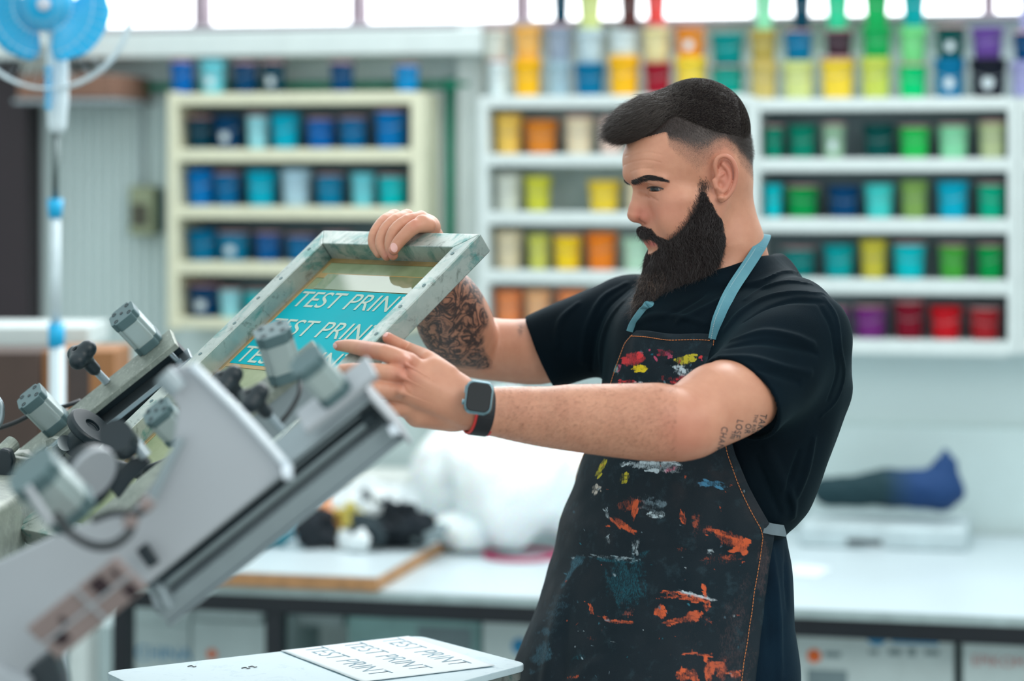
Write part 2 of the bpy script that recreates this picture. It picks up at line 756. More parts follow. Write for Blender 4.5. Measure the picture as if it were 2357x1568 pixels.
# --- neck
hrc(body, (1652, 440, 0), (1672, 560, 0), 76, 82, 26)
hrc(body, (1672, 560, 0), (1704, 655, 0), 82, 68, 20)
hrc(body, (1640, 480, 50), (1630, 600, 20), 22, 16, 26, both=True)      # neck muscle
hrc(body, (1712, 566, 0), (1740, 650, 30), 40, 46, 26)


def Pn(px, py, d): return np.array(P(px, py, d))


# --- arms
S1 = Pn(1850, 760, 3.40); S2 = Pn(1425, 735, 3.71)
ar1 = [(1845, 785, 3.41, 84), (1765, 862, 3.345, 88), (1700, 908, 3.285, 94), (1620, 950, 3.235, 90), (1578, 976, 3.21, 84), (1500, 977, 3.205, 84), (1430, 973, 3.21, 81), (1340, 966, 3.215, 76), (1260, 960, 3.22, 70), (1180, 952, 3.225, 62), (1115, 945, 3.22, 53)]
body.schain([Pn(x, y, d) for x, y, d, r in ar1], [S(r, d) for x, y, d, r in ar1], 0.012)
body.rc(Pn(1590, 1012, 3.235), Pn(1563, 1034, 3.23), S(34, 3.23), S(22, 3.23), 0.02)     # elbow point
body.rc(Pn(1510, 955, 3.195), Pn(1320, 950, 3.20), S(60, 3.2), S(44, 3.2), 0.03)          # forearm muscle
body.rc(Pn(1640, 900, 3.24), Pn(1600, 930, 3.22), S(56, 3.2), S(44, 3.2), 0.02)
ar2 = [(1425, 735, 3.71, 84), (1320, 782, 3.72, 80), (1240, 808, 3.73, 77), (1150, 806, 3.74, 72), (1090, 796, 3.735, 74), (1075, 790, 3.73, 72)]
ar3 = [(1078, 786, 3.71, 70), (1050, 748, 3.68, 86), (1030, 702, 3.65, 80), (1006, 656, 3.61, 58), (995, 615, 3.58, 44), (990, 580, 3.555, 36), (988, 553, 3.54, 34)]
body.schain([Pn(x, y, d) for x, y, d, r in ar2], [S(r, d) for x, y, d, r in ar2], 0.012)
body.schain([Pn(x, y, d) for x, y, d, r in ar3], [S(r, d) for x, y, d, r in ar3], 0.006)
body.rc(Pn(1046, 805, 3.75), Pn(1062, 815, 3.75), S(30, 3.7), S(26, 3.7), 0.02)

# --- torso core under the shirt, hips
body.rc(Pn(1640, 760, 3.56), Pn(1610, 1100, 3.56), 0.11, 0.12, 0.03)
body.rc(S1 + [-.02, .02, -.02], S2, 0.04, 0.04, 0.03)
body.rc(Pn(1690, 690, 3.56), Pn(1640, 800, 3.56), 0.05, 0.09, 0.03)
body.rc(Pn(1590, 1100, 3.56), Pn(1570, 1440, 3.56), 0.11, 0.12, 0.03)


def hand(F, pts, rads, k=0.004):
    F.schain([Pn(*p) for p in pts], [S(r, p[2]) for r, p in zip(rads, pts)], k, n=3)


# near hand (back of the hand to the camera, fingers to the left)
hd = 3.17
F = body
palm = [(1110, 945, 3.22, 50), (1070, 938, 3.205, 50)]
F.chain([Pn(1110, 948, 3.22), Pn(1065, 936, 3.21)], [S(50, 3.2), S(46, 3.2)], 0.008)
# metacarpals: a broad slightly curved slab from wrist to knuckles
mc = [((1062, 900, 3.20), (944, 841, 3.19), 28, 24), ((1058, 924, 3.195), (930, 866, 3.175), 32, 25),
      ((1054, 948, 3.20), (928, 902, 3.175), 32, 25), ((1052, 964, 3.215), (932, 938, 3.19), 27, 22)]
for a, b, r0, r1 in mc:
    F.rc(Pn(*a), Pn(*b), S(r0, 3.2), S(r1, 3.2), 0.010)
F.rc(Pn(1030, 960, 3.215), Pn(960, 958, 3.20), S(30, 3.2), S(26, 3.2), 0.012)      # heel of the hand
F.rc(Pn(1060, 890, 3.21), Pn(1000, 845, 3.20), S(28, 3.2), S(24, 3.2), 0.010)      # thumb muscle
# index, middle, ring, little: lying on the near rail of the frame
def ft(px, py, h=0.011, cap=3.30): return (px, py, min(cap, d_top(px, py, h)))
hand(F, [(940, 836, 3.185), (886, 813, 3.175), ft(838, 803), ft(805, 797, .010), ft(779, 796, .008)], [25, 20.5, 18.5, 16, 12])
hand(F, [(926, 866, 3.170), (870, 856, 3.155), (822, 853, 3.185), (790, 852, 3.215)], [24, 20, 18, 14.5])
hand(F, [(924, 902, 3.17), (868, 897, 3.15), (826, 892, 3.16), (800, 888, 3.18)], [24, 20.5, 18, 14])
hand(F, [(930, 938, 3.185), (880, 940, 3.165), (845, 932, 3.165), (822, 926, 3.175)], [21, 18, 16, 13])
for kx, ky, kd in ((934, 833, 3.165), (924, 864, 3.152), (922, 900, 3.153)):
    F.el(Pn(kx, ky, kd), [S(11, 3.2)] * 3, 0.010)
# knuckle tendons on the back of the hand
for a_, b_ in (((935, 838, 3.152), (1035, 900, 3.165)), ((925, 868, 3.143), (1030, 922, 3.162)), ((923, 903, 3.145), (1030, 944, 3.165))):
    F.rc(Pn(*a_), Pn(*b_), S(2.5, 3.2), S(0.6, 3.2), 0.010)
# thumb on the outer side of the near rail
def fs(px, py, o=0.012): return (px, py, d_side(px, py, o))
hand(F, [(1030, 862, 3.205), (985, 828, 3.215), fs(945, 808, .018), fs(915, 793, .014), fs(893, 778, .012)], [24, 21, 18, 16.5, 13])
# far hand curled over the top rail of the frame
F.rc(Pn(990, 575, 3.575), Pn(986, 540, 3.53), S(34, 3.5), S(30, 3.5), 0.008)
def fd(px, py, h): return (px, py, d_top(px, py, h))
F.rc(Pn(*fd(993, 524, -.012)), Pn(*fd(972, 514, .012)), S(20, 3.5), S(20, 3.5), 0.008)
F.rc(Pn(*fd(980, 522, -.008)), Pn(*fd(928, 518, -.002)), S(30, 3.5), S(24, 3.5), 0.008)
hand(F, [fd(988, 519, .004), fd(957, 521, .016), fd(932, 542, .014), fd(916, 560, .010), fd(906, 576, .006)], [17, 17, 15.5, 14.5, 12], 0.003)
hand(F, [fd(970, 503, .004), fd(936, 510, .018), fd(908, 532, .018), fd(899, 563, .006), fd(905, 588, -.006)], [17, 16, 15, 14.5, 11.5], 0.003)
hand(F, [fd(938, 499, .002), fd(910, 508, .016), fd(885, 533, .016), fd(877, 564, .006), fd(890, 590, -.008)], [16.5, 15.5, 14.5, 14, 11], 0.003)
hand(F, [fd(910, 498, .002), fd(886, 508, .014), fd(864, 535, .015), fd(860, 560, .006), fd(872, 584, -.006)], [15, 14.5, 13.5, 13, 10.5], 0.003)
for kx, ky in ((968, 500), (935, 497), (905, 497)):
    F.el(Pn(*fd(kx, ky, .004)), [S(13, 3.5)] * 3, 0.006)

SH_T = np.array([0.64, -0.77, 0.0])      # along the shoulder line, to the near shoulder
SH_T /= np.linalg.norm(SH_T)
SH_N = np.array([-SH_T[1] * -1, 0, 0])
SH_N = np.array([SH_T[1], -SH_T[0], 0.0])   # chest normal (left, towards camera)


def _ridge_later():
    for ln, r_, k_ in (([(1438, 360), (1462, 352), (1490, 350), (1522, 356)], .8, 3.5), ([(1436, 380), (1460, 372), (1490, 368), (1520, 374)], .8, 3.5), ([(1450, 396), (1475, 388), (1500, 388)], .6, 3.5), ([(1487, 446), (1500, 455), (1514, 462)], 1.0, 5)):
        ridge(body, ln, r_, k_, '-')


# ------------------------------------------------------------------ clothes
def loft(rows, d0=3.55, ratio=1.45):
    """stack of ellipses: rows (py, centre px, half extent px)"""
    rows = [tuple(q) for q in catmull(sorted(rows, key=lambda r: -r[0]), 6)]
    z = np.array([CAMZ - (r[0] - HY) * d0 / FPX for r in rows])
    cx = np.array([(r[1] - CX) * d0 / FPX for r in rows])
    a = np.array([r[2] * d0 / FPX / math.sqrt(SH_T[0] ** 2 + (SH_T[1] / ratio) ** 2) for r in rows])

    def fn(X, Y, Z):
        c = np.interp(Z, z, cx)
        A = np.interp(Z, z, a)
        B = A / ratio
        dx, dy = X - c, Y - d0
        t = dx * SH_T[0] + dy * SH_T[1]
        n = dx * SH_N[0] + dy * SH_N[1]
        k0 = np.sqrt((t / A) ** 2 + (n / B) ** 2)
        k1 = np.sqrt((t / A ** 2) ** 2 + (n / B ** 2) ** 2) + 1e-6
        d = k0 * (k0 - 1) / k1
        return np.maximum(d, np.maximum(Z - z[-1], z[0] - Z)) * 0.9
    m = a.max() + 0.02
    return fn, (cx.min() - m, d0 - m, z[0]), (cx.max() + m, d0 + m, z[-1])


shirt = SDF()
torso_rows = [(655, 1668, 120), (680, 1662, 190), (720, 1660, 238), (780, 1664, 262), (880, 1668, 277), (960, 1652, 270), (1060, 1622, 266), (1120, 1604, 262), (1160, 1592, 256), (1190, 1575, 248), (1212, 1560, 240), (1240, 1552, 236)]
shirt.fn(*loft(torso_rows), k=0.03)
shirt.rc(Pn(1712, 655, 3.56), Pn(1820, 712, 3.46), S(52, 3.5), S(78, 3.4), 0.04)
shirt.rc(Pn(1680, 665, 3.58), Pn(1490, 700, 3.68), S(42, 3.6), S(58, 3.7), 0.05)
shirt.rc(Pn(1785, 640, 3.58), Pn(1880, 760, 3.52), S(38, 3.5), S(70, 3.5), 0.05)      # upper back


def sleeve(p0, p1, r0, r1, hollow):
    p0, p1 = np.array(p0), np.array(p1)
    ax = (p1 - p0) / np.linalg.norm(p1 - p0)

    def fn(X, Y, Z):
        ba = p1 + ax * 0.1 - p0
        L = ba @ ba
        x, y, z = X - p0[0], Y - p0[1], Z - p0[2]
        t = np.clip((x * ba[0] + y * ba[1] + z * ba[2]) / L, 0, 1)
        dist = np.sqrt((x - t * ba[0]) ** 2 + (y - t * ba[1]) ** 2 + (z - t * ba[2]) ** 2)
        outer = dist - (r0 + t * (r1 - r0))
        cut = (X - p1[0]) * ax[0] + (Y - p1[1]) * ax[1] + (Z - p1[2]) * ax[2]
        hole = np.maximum(dist - hollow, -0.012 - cut)
        return np.maximum(np.maximum(outer, cut), -hole)
    m = r0 + 0.02
    return fn, np.minimum(p0, p1) - m, np.maximum(p0, p1) + m


shirt.fn(*sleeve(Pn(1842, 780, 3.40), Pn(1698, 922, 3.285), S(118, 3.4), S(108, 3.3), S(102, 3.3)), k=0.045)
shirt.fn(*sleeve(Pn(1430, 738, 3.71), Pn(1247, 812, 3.725), S(98, 3.7), S(86, 3.7), S(81, 3.7)), k=0.045)


def ridge(F, line, r=5, k=9, op='+', lift=0.0):
    """raise (or sink) a fold along a line drawn on the surface"""
    px = catmull([(x, y, 0) for x, y in line], 4)
    hit = F.cast_px([(p[0], p[1]) for p in px])
    hit = hit[~np.isnan(hit[:, 0])]
    m = len(hit)
    if m < 3: return
    w = [S(r * math.sin(math.pi * min(max(i / (m - 1), 0.03), 0.97)) ** 0.6, 3.4) for i in range(m)]
    F.chain(hit, w, S(k, 3.4), op)


_ridge_later()
folds = [
    ([(1893, 676), (1825, 672), (1760, 688), (1705, 722), (1672, 760)], 6, 12, '+'),
    ([(1890, 694), (1825, 692), (1765, 710), (1712, 745)], 5, 12, '-'),
    ([(1868, 652), (1815, 648), (1760, 662), (1715, 690)], 5, 11, '+'),
    ([(1840, 628), (1800, 626), (1762, 640)], 4, 9, '+'),
    ([(1682, 784), (1757, 764), (1825, 773), (1870, 792)], 6, 14, '+'),
    ([(1675, 800), (1755, 786), (1830, 798), (1878, 815)], 6, 14, '-'),
    ([(1655, 822), (1723, 824), (1791, 840), (1862, 858)], 6, 14, '+'),
    ([(1740, 850), (1790, 862), (1840, 880)], 4, 13, '-'),
    ([(1896, 684), (1926, 730), (1934, 800), (1944, 860), (1926, 920), (1890, 960)], 5, 7, '+'),
    ([(1885, 700), (1912, 750), (1922, 810), (1928, 860), (1908, 920)], 5, 8, '-'),
    ([(1765, 1030), (1790, 1095), (1822, 1150), (1826, 1190)], 8, 16, '+'),
    ([(1838, 1040), (1822, 1090), (1812, 1140), (1822, 1180)], 6, 13, '-'),
    ([(1875, 1010), (1858, 1080), (1836, 1140)], 7, 14, '+'),
    ([(1740, 1050), (1768, 1120), (1795, 1180)], 6, 14, '-'),
    ([(1440, 655), (1385, 690), (1350, 760), (1340, 830)], 6, 13, '+'),
    ([(1462, 672), (1412, 725), (1388, 790), (1385, 860)], 6, 13, '+'),
    ([(1450, 665), (1398, 710), (1370, 775), (1362, 850)], 5, 12, '-'),
    ([(1330, 700), (1290, 740), (1280, 800)], 5, 13, '+'),
    ([(1560, 740), (1640, 700), (1700, 665)], 5, 14, '+'),
    ([(1540, 725), (1600, 690), (1660, 655)], 5, 14, '-'),
    ([(1470, 745), (1500, 730), (1560, 728), (1625, 745)], 4, 12, '+'),
]
for f in folds:
    ridge(shirt, *f)
ring = [(1797, 594, 0), (1772, 598, 62), (1716, 611, 92), (1645, 630, 84), (1582, 652, 52), (1548, 672, 0)]
ring = ring + [(x, y, -c) for x, y, c in ring[-2:0:-1]]
rg = [H(*q) for q in catmull(ring + [ring[0]], 4)]
shirt.chain(rg, [s_(7)] * len(rg), s_(26))
ring2 = [(1800, 628, 0), (1775, 634, 66), (1716, 650, 96), (1640, 668, 92), (1575, 694, 54), (1532, 714, 0)]
ring2 = ring2 + [(x, y, -c) for x, y, c in ring2[-2:0:-1]]
rg = [H(*q) for q in catmull(ring2 + [ring2[0]], 4)]
shirt.chain(rg, [s_(27)] * len(rg), s_(34))
shirt.rc(H(1655, 664, 82), H(1560, 690, 46), s_(30), s_(30), s_(26))
shirt.rc(H(1600, 676, 66), H(1540, 700, 10), s_(30), s_(34), s_(26))
nf = lambda X, Y, Z: 0.0022 * noise3(X, Y, Z, 5, 38)
shirt.fn(nf, (-1, 2, 0), (1, 5, 3), 0.0, 'd')
# neck opening

trous = SDF()
tr_rows = [(1205, 1560, 236), (1240, 1556, 246), (1300, 1556, 256), (1400, 1562, 254), (1500, 1566, 250), (1620, 1566, 246)]
trous.fn(*loft(tr_rows), k=0.02)
hipz = P(0, 1620, 3.55).z
for sx, dy in ((1, 1), (-1, -1)):
    c0 = np.array([(1566 - CX) * 3.55 / FPX, 3.55, hipz]) + SH_T * 0.09 * sx
    knee = c0 * 1.0
    knee = np.array([c0[0] - 0.01, c0[1], 0.50])
    ank = np.array([c0[0] + 0.01, c0[1], 0.10])
    trous.chain([c0 + [0, 0, 0.05], knee, ank], [0.105, 0.082, 0.065], 0.03)
for f in [([(1775, 1260), (1790, 1400), (1795, 1560)], 7, 14, '+'), ([(1755, 1250), (1762, 1350), (1770, 1500)], 6, 13, '-'), ([(1808, 1270), (1812, 1400)], 6, 12, '-')]:
    ridge(trous, *f)
# what the apron lies over: shirt + trousers, filled out at the lap
lap = SDF()
lap_rows = [r for r in torso_rows if 700 < r[0] < 1000] + [(1060, 1625, 272), (1120, 1606, 268), (1160, 1592, 266), (1205, 1568, 262), (1240, 1556, 258), (1300, 1550, 266), (1400, 1534, 284), (1500, 1516, 304), (1640, 1492, 332)]
lap.fn(*loft(lap_rows), k=0.03)
# ------------------------------------------------------------------ skin and cloth materials
import time
_T0 = time.time()


def skin_material():
    N = NT('skin')
    v = N.coord('Object')
    base = hexcol(206, 152, 128)
    n1 = N.noise(v, 35, 5)
    n2 = N.noise(v, 260, 3)
    col = N.ramp(n1, [(0.25, hexcol(190, 130, 105)), (0.75, hexcol(205, 147, 120))])
    red = N.attr('red')
    col = N.mix(N.math('MULTIPLY', red.outputs['Fac'], 0.55), col, hexcol(184, 92, 80))
    # pores and freckles
    vor = N.new('ShaderNodeTexVoronoi')
    vor.inputs['Scale'].default_value = 420
    N.link(v, vor.inputs['Vector'])
    fr = N.ramp(vor.outputs['Distance'], [(0.0, (1, 1, 1)), (0.18, (0, 0, 0))])
    frm = N.math('MULTIPLY', fr, N.ramp(N.noise(v, 120, 2), [(0.55, (0, 0, 0)), (0.62, (1, 1, 1))]))
    col = N.mix(N.math('MULTIPLY', frm, 0.30), col, hexcol(150, 92, 74))
    # shaved and stubbled scalp
    st = N.attr('stubble')
    fine = N.noise(v, 900, 3, 0.7)
    m = N.math('ADD', st.outputs['Fac'], N.math('MULTIPLY_ADD', fine, 1.1, -0.6))
    m = N.math('MULTIPLY', N.math('MULTIPLY_ADD', m, 1.4, 0.0, clamp=True), N.math('MULTIPLY', st.outputs['Fac'], 1.6, clamp=True))
    col = N.mix(N.math('MINIMUM', m, 0.96), col, hexcol(27, 23, 25))
    # tattoo ink
    tt = N.attr('ink')
    w = N.noise(v, 40, 4, 0.6, 1.2)
    wv = N.ramp(w, [(0.36, (0.25, 0.25, 0.25)), (0.47, (1, 1, 1)), (0.52, (1, 1, 1)), (0.60, (0.30, 0.30, 0.30)), (0.66, (0.8, 0.8, 0.8))])
    ink = N.math('MULTIPLY', tt.outputs['Fac'], wv)
    col = N.mix(N.math('MULTIPLY', ink, 0.92), col, hexcol(34, 40, 46))
    lip = N.attr('lip')
    col = N.mix(lip.outputs['Fac'], col, hexcol(190, 100, 92))
    N.bump(n2, 0.25, 0.0006)
    N.set(Base_Color=col, Roughness=0.46)
    N.bsdf.inputs['Subsurface Weight'].default_value = 0.12
    N.bsdf.inputs['Subsurface Radius'].default_value = (1.0, 0.35, 0.2)
    N.bsdf.inputs['Subsurface Scale'].default_value = 0.006
    N.bsdf.inputs['Specular IOR Level'].default_value = 0.45
    return N.m


def cloth(name, lo, hi, rough=0.85, weave=900):
    N = NT(name)
    v = N.coord('Object')
    f = N.noise(v, 9, 5)
    col = N.ramp(f, [(0.3, hexcol(*lo)), (0.7, hexcol(*hi))])
    N.bump(N.noise(v, weave, 2), 0.35, 0.0008)
    N.set(Base_Color=col, Roughness=rough)
    N.bsdf.inputs['Specular IOR Level'].default_value = 0.1
    N.bsdf.inputs['Sheen Weight'].default_value = 0.03
    N.bsdf.inputs['Sheen Tint'].default_value = (0.3, 0.75, 0.9, 1)
    return N.m


M_SKIN = skin_material()
M_SHIRT = cloth('navy_cotton', (1, 11, 19), (3, 19, 29))
M_TROU = cloth('dark_denim', (4, 20, 34), (10, 34, 50), 0.8)
MH = NT('dark_hair')
MH.set(Base_Color=hexcol(60, 50, 46), Roughness=0.34)
MH.bsdf.inputs['Specular IOR Level'].default_value = 0.6
M_HAIR = MH.m
MB = NT('beard_hair')
MB.set(Base_Color=hexcol(54, 46, 46), Roughness=0.40)
MB.bsdf.inputs['Specular IOR Level'].default_value = 0.5
M_BEARD = MB.m
M_UNDER = simple('dense_under_hair', (26, 22, 23), 0.95, var=0.1)
M_UNDER.node_tree.nodes['Principled BSDF'].inputs['Specular IOR Level'].default_value = 0.05

person = empty('person', (float(HO[0]), 3.55, 0.0), 'bearded man in navy t-shirt and paint-smeared apron bending over the metal frame', 'person')


def smooth01(x): 
    x = np.clip(x, 0, 1)
    return x * x * (3 - 2 * x)


def head_coords(co):
    """world -> (x back, y up, c lateral) px, plus photo pixel"""
    q = (co - HO) / HS
    return q @ HBACK, q @ HUP, q @ HLAT


def pix(co):
    return CX + co[:, 0] / co[:, 1] * FPX, HY + (CAMZ - co[:, 2]) / co[:, 1] * FPX


def add_attr(me, name, val):
    at = me.attributes.new(name, 'FLOAT', 'POINT')
    at.data.foreach_set('value', np.ascontiguousarray(val, dtype=np.float32))


BODY_H = 0.0013
bp, bq = body.mesh('body', BODY_H)
print('body', len(bp), time.time() - _T0)
me = np_mesh('body', bp, bq)
bx, by, bc = head_coords(bp)
px_, py_ = pix(bp)
ac = np.abs(bc)
head_m = (bp[:, 2] > P(0, 640, 3.54).z) & (bp[:, 0] > P(1400, 0, 3.5).x) & (bp[:, 1] > 3.3)


def blob(x0, y0, rx, ry, x=bx, y=by):
    return np.exp(-(((x - x0) / rx) ** 2 + ((y - y0) / ry) ** 2))


red = np.zeros(len(bp))
xe, ye, _ = hloc(1672, 405, 120)
red += head_m * 0.9 * blob(xe, ye, 34, 62) * (ac > 98)
xn, yn, _ = hloc(1470, 495, 0)
red += head_m * 0.8 * blob(xn, yn, 26, 24)
xc, yc, _ = hloc(1530, 480, 60)
red += head_m * 0.35 * blob(xc, yc, 50, 40)
for kx, ky, r in ((935, 835, 26), (925, 868, 26), (770, 796, 14), (905, 585, 18), (890, 592, 16), (1570, 1000, 70), (845, 805, 20), (955, 515, 15), (890, 775, 18)):
    red += 0.6 * np.exp(-(((px_ - kx) ** 2 + (py_ - ky) ** 2) / r ** 2)) * (bp[:, 1] < 3.56) * (~head_m)
# hair line and fade, in head-local units (y up from the horizon row)
def hl(px, py, c=90):
    return hloc(px, py, c)[:2]
lp = [(1525, 335), (1555, 364), (1576, 388), (1600, 412), (1622, 398), (1640, 366), (1665, 350), (1693, 368), (1705, 395), (1745, 425)]
lowx = np.array([hl(x, y)[0] for x, y in lp])
lowy = np.array([hl(x, y)[1] for x, y in lp])             # bare skin below
hp = [(1520, 300), (1560, 292), (1610, 288), (1660, 290), (1700, 312), (1740, 345)]
hix = np.array([hl(x, y)[0] for x, y in hp])
hiy = np.array([hl(x, y)[1] for x, y in hp])              # full hair above
L = np.interp(bx, lowx, lowy)
Hh = np.interp(bx, hix, hiy)
t = (by - L) / (Hh - L)
frontx = hl(1531, 0)[0]
st = (0.40 * smooth01(t / 0.3) + 0.60 * smooth01((t - 0.3) / 0.7)) * smooth01((bx - frontx) / 10.0)
lineY = np.interp(bx, [hl(x, y)[0] for x, y in ((1436, 337), (1480, 320), (1530, 304))], [hl(x, y)[1] for x, y in ((1436, 337), (1480, 320), (1530, 304))])
st = np.where(by > lineY, 1.0, st)
st = st * head_m * (by > hl(0, 470)[1]) * ~((ac > 116) & (np.abs(bx - xe) < 30) & (np.abs(by - ye) < 58))
# tattoo on the far forearm + small marks near the sleeve
arm2 = (px_ < 1220) & (bp[:, 1] > 3.5) & (py_ > 598)
edge = noise3(bp[:, 0], bp[:, 1], bp[:, 2], 3, 70)
inkm = arm2 * smooth01((1128 + 14 * edge - px_) / 14) * smooth01((845 + 10 * edge - py_) / 8)
inkm = np.maximum(inkm, arm2 * np.exp(-(((px_ - 1198) / 8) ** 2 + ((py_ - 758) / 16) ** 2) * 1.2) * 0.7)
lipm = head_m * blob(hloc(1494, 560, 0)[0], hloc(1494, 560, 0)[1], 14, 8)
for n, v_ in (('red', np.clip(red, 0, 1)), ('stubble', np.clip(st, 0, 1)), ('ink', np.clip(inkm, 0, 1)), ('lip', np.clip(lipm, 0, 1))):
    add_attr(me, n, v_)
obj('body', me, M_SKIN, person, smooth=True)

# --- eyes
ME = NT('eye')
v = ME.coord('Object')
sep = ME.new('ShaderNodeSeparateXYZ')
ME.link(v, sep.inputs[0])
for m in (False, True):
    c = H(*EYE, m)
    gaze = (-HBACK * 0.74 + HLAT * (-0.6 if m else 0.6) - HUP * 0.20)
    gaze /= np.linalg.norm(gaze)
    bm = bmesh.new()
    g = Vector(gaze)
    u = g.orthogonal().normalized()
    w = g.cross(u)
    R = s_(18.6)
    prof = []
    for i in range(25):
        a = math.pi * i / 24
        prof.append((R * math.sin(a), -R * math.cos(a)))
    lathe(bm, Fr(c, u, w, g), prof, 32)
    # the iris end is the last ring; colour by height along the gaze with three materials
    bm.faces.ensure_lookup_table()
    for f in bm.faces:
        h = (f.calc_center_median() - Vector(c)).dot(g) / R
        f.material_index = 2 if h > 0.94 else (1 if h > 0.78 else 0)
    mats = [simple('eye_white', (176, 164, 160), 0.15, var=0.03), simple('iris', (40, 46, 54), 0.15, var=0.2, scale=300), simple('pupil', (6, 8, 10), 0.08, var=0.0)]
    obj('eyeball', bm, mats, person, smooth=True)

# --- hair
hairv = SDF()
hel(hairv, 1605, 300, 0, 123, 119, 105, 10)
hel(hairv, 1484, 270, 0, 86, 47, 86, 22, pitch=29)
hel(hairv, 1440, 298, 5, 30, 12, 50, 14, pitch=25)
vp, vq = hairv.mesh('hair', 0.0018)
hx, hy, hc = head_coords(vp)
keep = (body.at(vp) > -0.004)
# keep only the hair zone: above a line from the fringe along the parting to the back of the head
zone = np.array([(1360, 345), (1436, 340), (1480, 322), (1530, 305), (1600, 300), (1690, 312), (1735, 345)])
zx = np.array([hl(x, y, 60)[0] for x, y in zone]); zy = np.array([hl(x, y, 60)[1] for x, y in zone])
inz = hy > np.interp(hx, zx, zy) - 2
vm = keep & inz
qm = vm[vq].all(1)
us = np.unique(vq[qm])
rm = np.full(len(vp), -1); rm[us] = np.arange(len(us))
hv_me = np_mesh('hair', vp[us], rm[vq[qm]])
hair = obj('hair', hv_me, M_UNDER, person, smooth=True)
hp_, hn_ = sample_surface(vp, vq[qm], 40000, 5)
hx, hy, hc = head_coords(hp_)
top = smooth01((hy - hl(0, 330)[1]) / s_(1) / 60000 + 0) * 0
x0f = hl(1620, 0, 0)[0]
fr_ = smooth01((x0f - hx) / 150)                 # 0 at the back, 1 at the front
flow = -HBACK[None] * (0.55 + 0.6 * fr_[:, None]) - HUP[None] * (0.10 + 0.42 * fr_[:, None] - 0.35 * (1 - fr_[:, None])) * 1.0
backm = (hx > hl(1680, 0, 0)[0])[:, None]
flow = np.where(backm, -HUP[None] * 0.9 + HBACK[None] * 0.25, flow)
nw = np.clip(0.55 - 0.25 * fr_, 0.2, 1)[:, None]
flow = flow - hn_ * (flow * hn_).sum(1)[:, None] + hn_ * nw
ln = s_(11 + 24 * fr_) * RNG.uniform(0.6, 1.15, len(hp_))
ln = np.where(backm[:, 0], s_(12) * RNG.uniform(0.5, 1.1, len(hp_)), ln)
cl = noise3(hp_[:, 0], hp_[:, 1], hp_[:, 2], 9, 260)[:, None]
flow = flow + cl * HUP[None] * 0.28
strands('hair_strands', hp_ - hn_ * 0.001, flow, ln, 0.00022, 4, 0.1, 0.16, (0, 0, -0.15), M_HAIR, hair, 4)
tag(hair['label'] if False else hair, 'dark short hair swept forward, faded at the sides')
# loose wisps at the fringe
m = (hx < hl(1470, 0, 0)[0])
fp, fn2 = hp_[m][:5200], hn_[m][:5200]
strands('fringe_wisps', fp, -HBACK[None] * 1.0 - HUP[None] * 0.25 + fn2 * 0.2, s_(36) * RNG.uniform(0.4, 1.1, len(fp)), 0.00018, 6, 0.12, 0.16, (0, 0, -0.25), M_HAIR, hair, 6)
# short hairs growing from the faded scalp
ms = (st > 0.12) & (RNG.random(len(bp)) < 0.14 + 0.5 * st ** 2)
gr = bp[ms]
gn = body.grad(gr)
strands('fade_stubble', gr, gn * 0.6 - HUP[None] * 0.6 + HBACK[None] * 0.2, s_(1.2 + 3.5 * st[ms] + 6 * np.clip(st[ms] - .75, 0, 1) * 4) * RNG.uniform(0.6, 1.1, len(gr)), 0.00011, 2, 0, 0.2, (0, 0, 0), M_HAIR, hair, 8)

# --- beard
beardv = SDF()
for sg in (False, True):
    def cc(p): return H(*p, sg)
    def ch(pp, rr, k):
        beardv.chain([cc(q) for q in pp], [s_(r) for r in rr], s_(k))
    ch([(1618, 446, 100), (1624, 478, 97), (1630, 515, 88), (1626, 552, 76), (1600, 600, 52), (1560, 645, 26)], [5, 18, 31, 42, 49, 44], 10)
    ch([(1606, 505, 92), (1585, 545, 76), (1556, 575, 52), (1530, 600, 26)], [16, 26, 28, 30], 10)
    ch([(1478, 532, 5), (1504, 536, 28), (1528, 552, 44), (1537, 578, 44)], [9, 15, 14, 14], 6)
ch0 = [(1532, 612, 0), (1518, 652, 0), (1490, 690, 0)]
beardv.chain([H(*q) for q in ch0], [s_(44), s_(44), s_(27)], s_(12))
hel(beardv, 1500, 618, 0, 14, 30, 22, 10)
hel(beardv, 1562, 664, 0, 42, 30, 40, 14)
hel(beardv, 1520, 684, 0, 34, 26, 34, 14)
hel(beardv, 1488, 688, 0, 24, 20, 26, 12)
wp_, wq = beardv.mesh('beard', 0.002)
keep = body.at(wp_) > -0.003
qm = keep[wq].all(1)
us = np.unique(wq[qm]); rm = np.full(len(wp_), -1); rm[us] = np.arange(len(us))
beard = obj('beard', np_mesh('beard', wp_[us], rm[wq[qm]]), M_UNDER, person, smooth=True, label='long full black-brown beard')
rp, rn = sample_surface(wp_, wq[qm], 34000, 6)
X_, Y_, C_ = head_coords(rp)
chin = smooth01((hl(0, 560)[1] - Y_) / 110)
front = smooth01((hl(1560, 0, 0)[0] - X_) / 80)
flow = -HUP[None] * 1.0 + HBACK[None] * (0.15 - 0.45 * front * chin)[:, None] + rn * (0.35 + 0.15 * chin)[:, None]
must = (Y_ > hl(0, 572)[1]) & (X_ < hl(1545, 0, 30)[0])
flow = np.where(must[:, None], -HUP[None] * 0.8 + HBACK[None] * 0.5 + HLAT[None] * np.sign(C_)[:, None] * 0.3 + rn * 0.35, flow)
w_ = noise3(rp[:, 0], rp[:, 1], rp[:, 2], 12, 190)[:, None]
flow = flow + w_ * HBACK[None] * 0.4
ln = s_(14 + 26 * chin) * RNG.uniform(0.45, 1.1, len(rp))
ln = np.where(must, s_(21) * RNG.uniform(0.5, 1.1, len(rp)), ln)
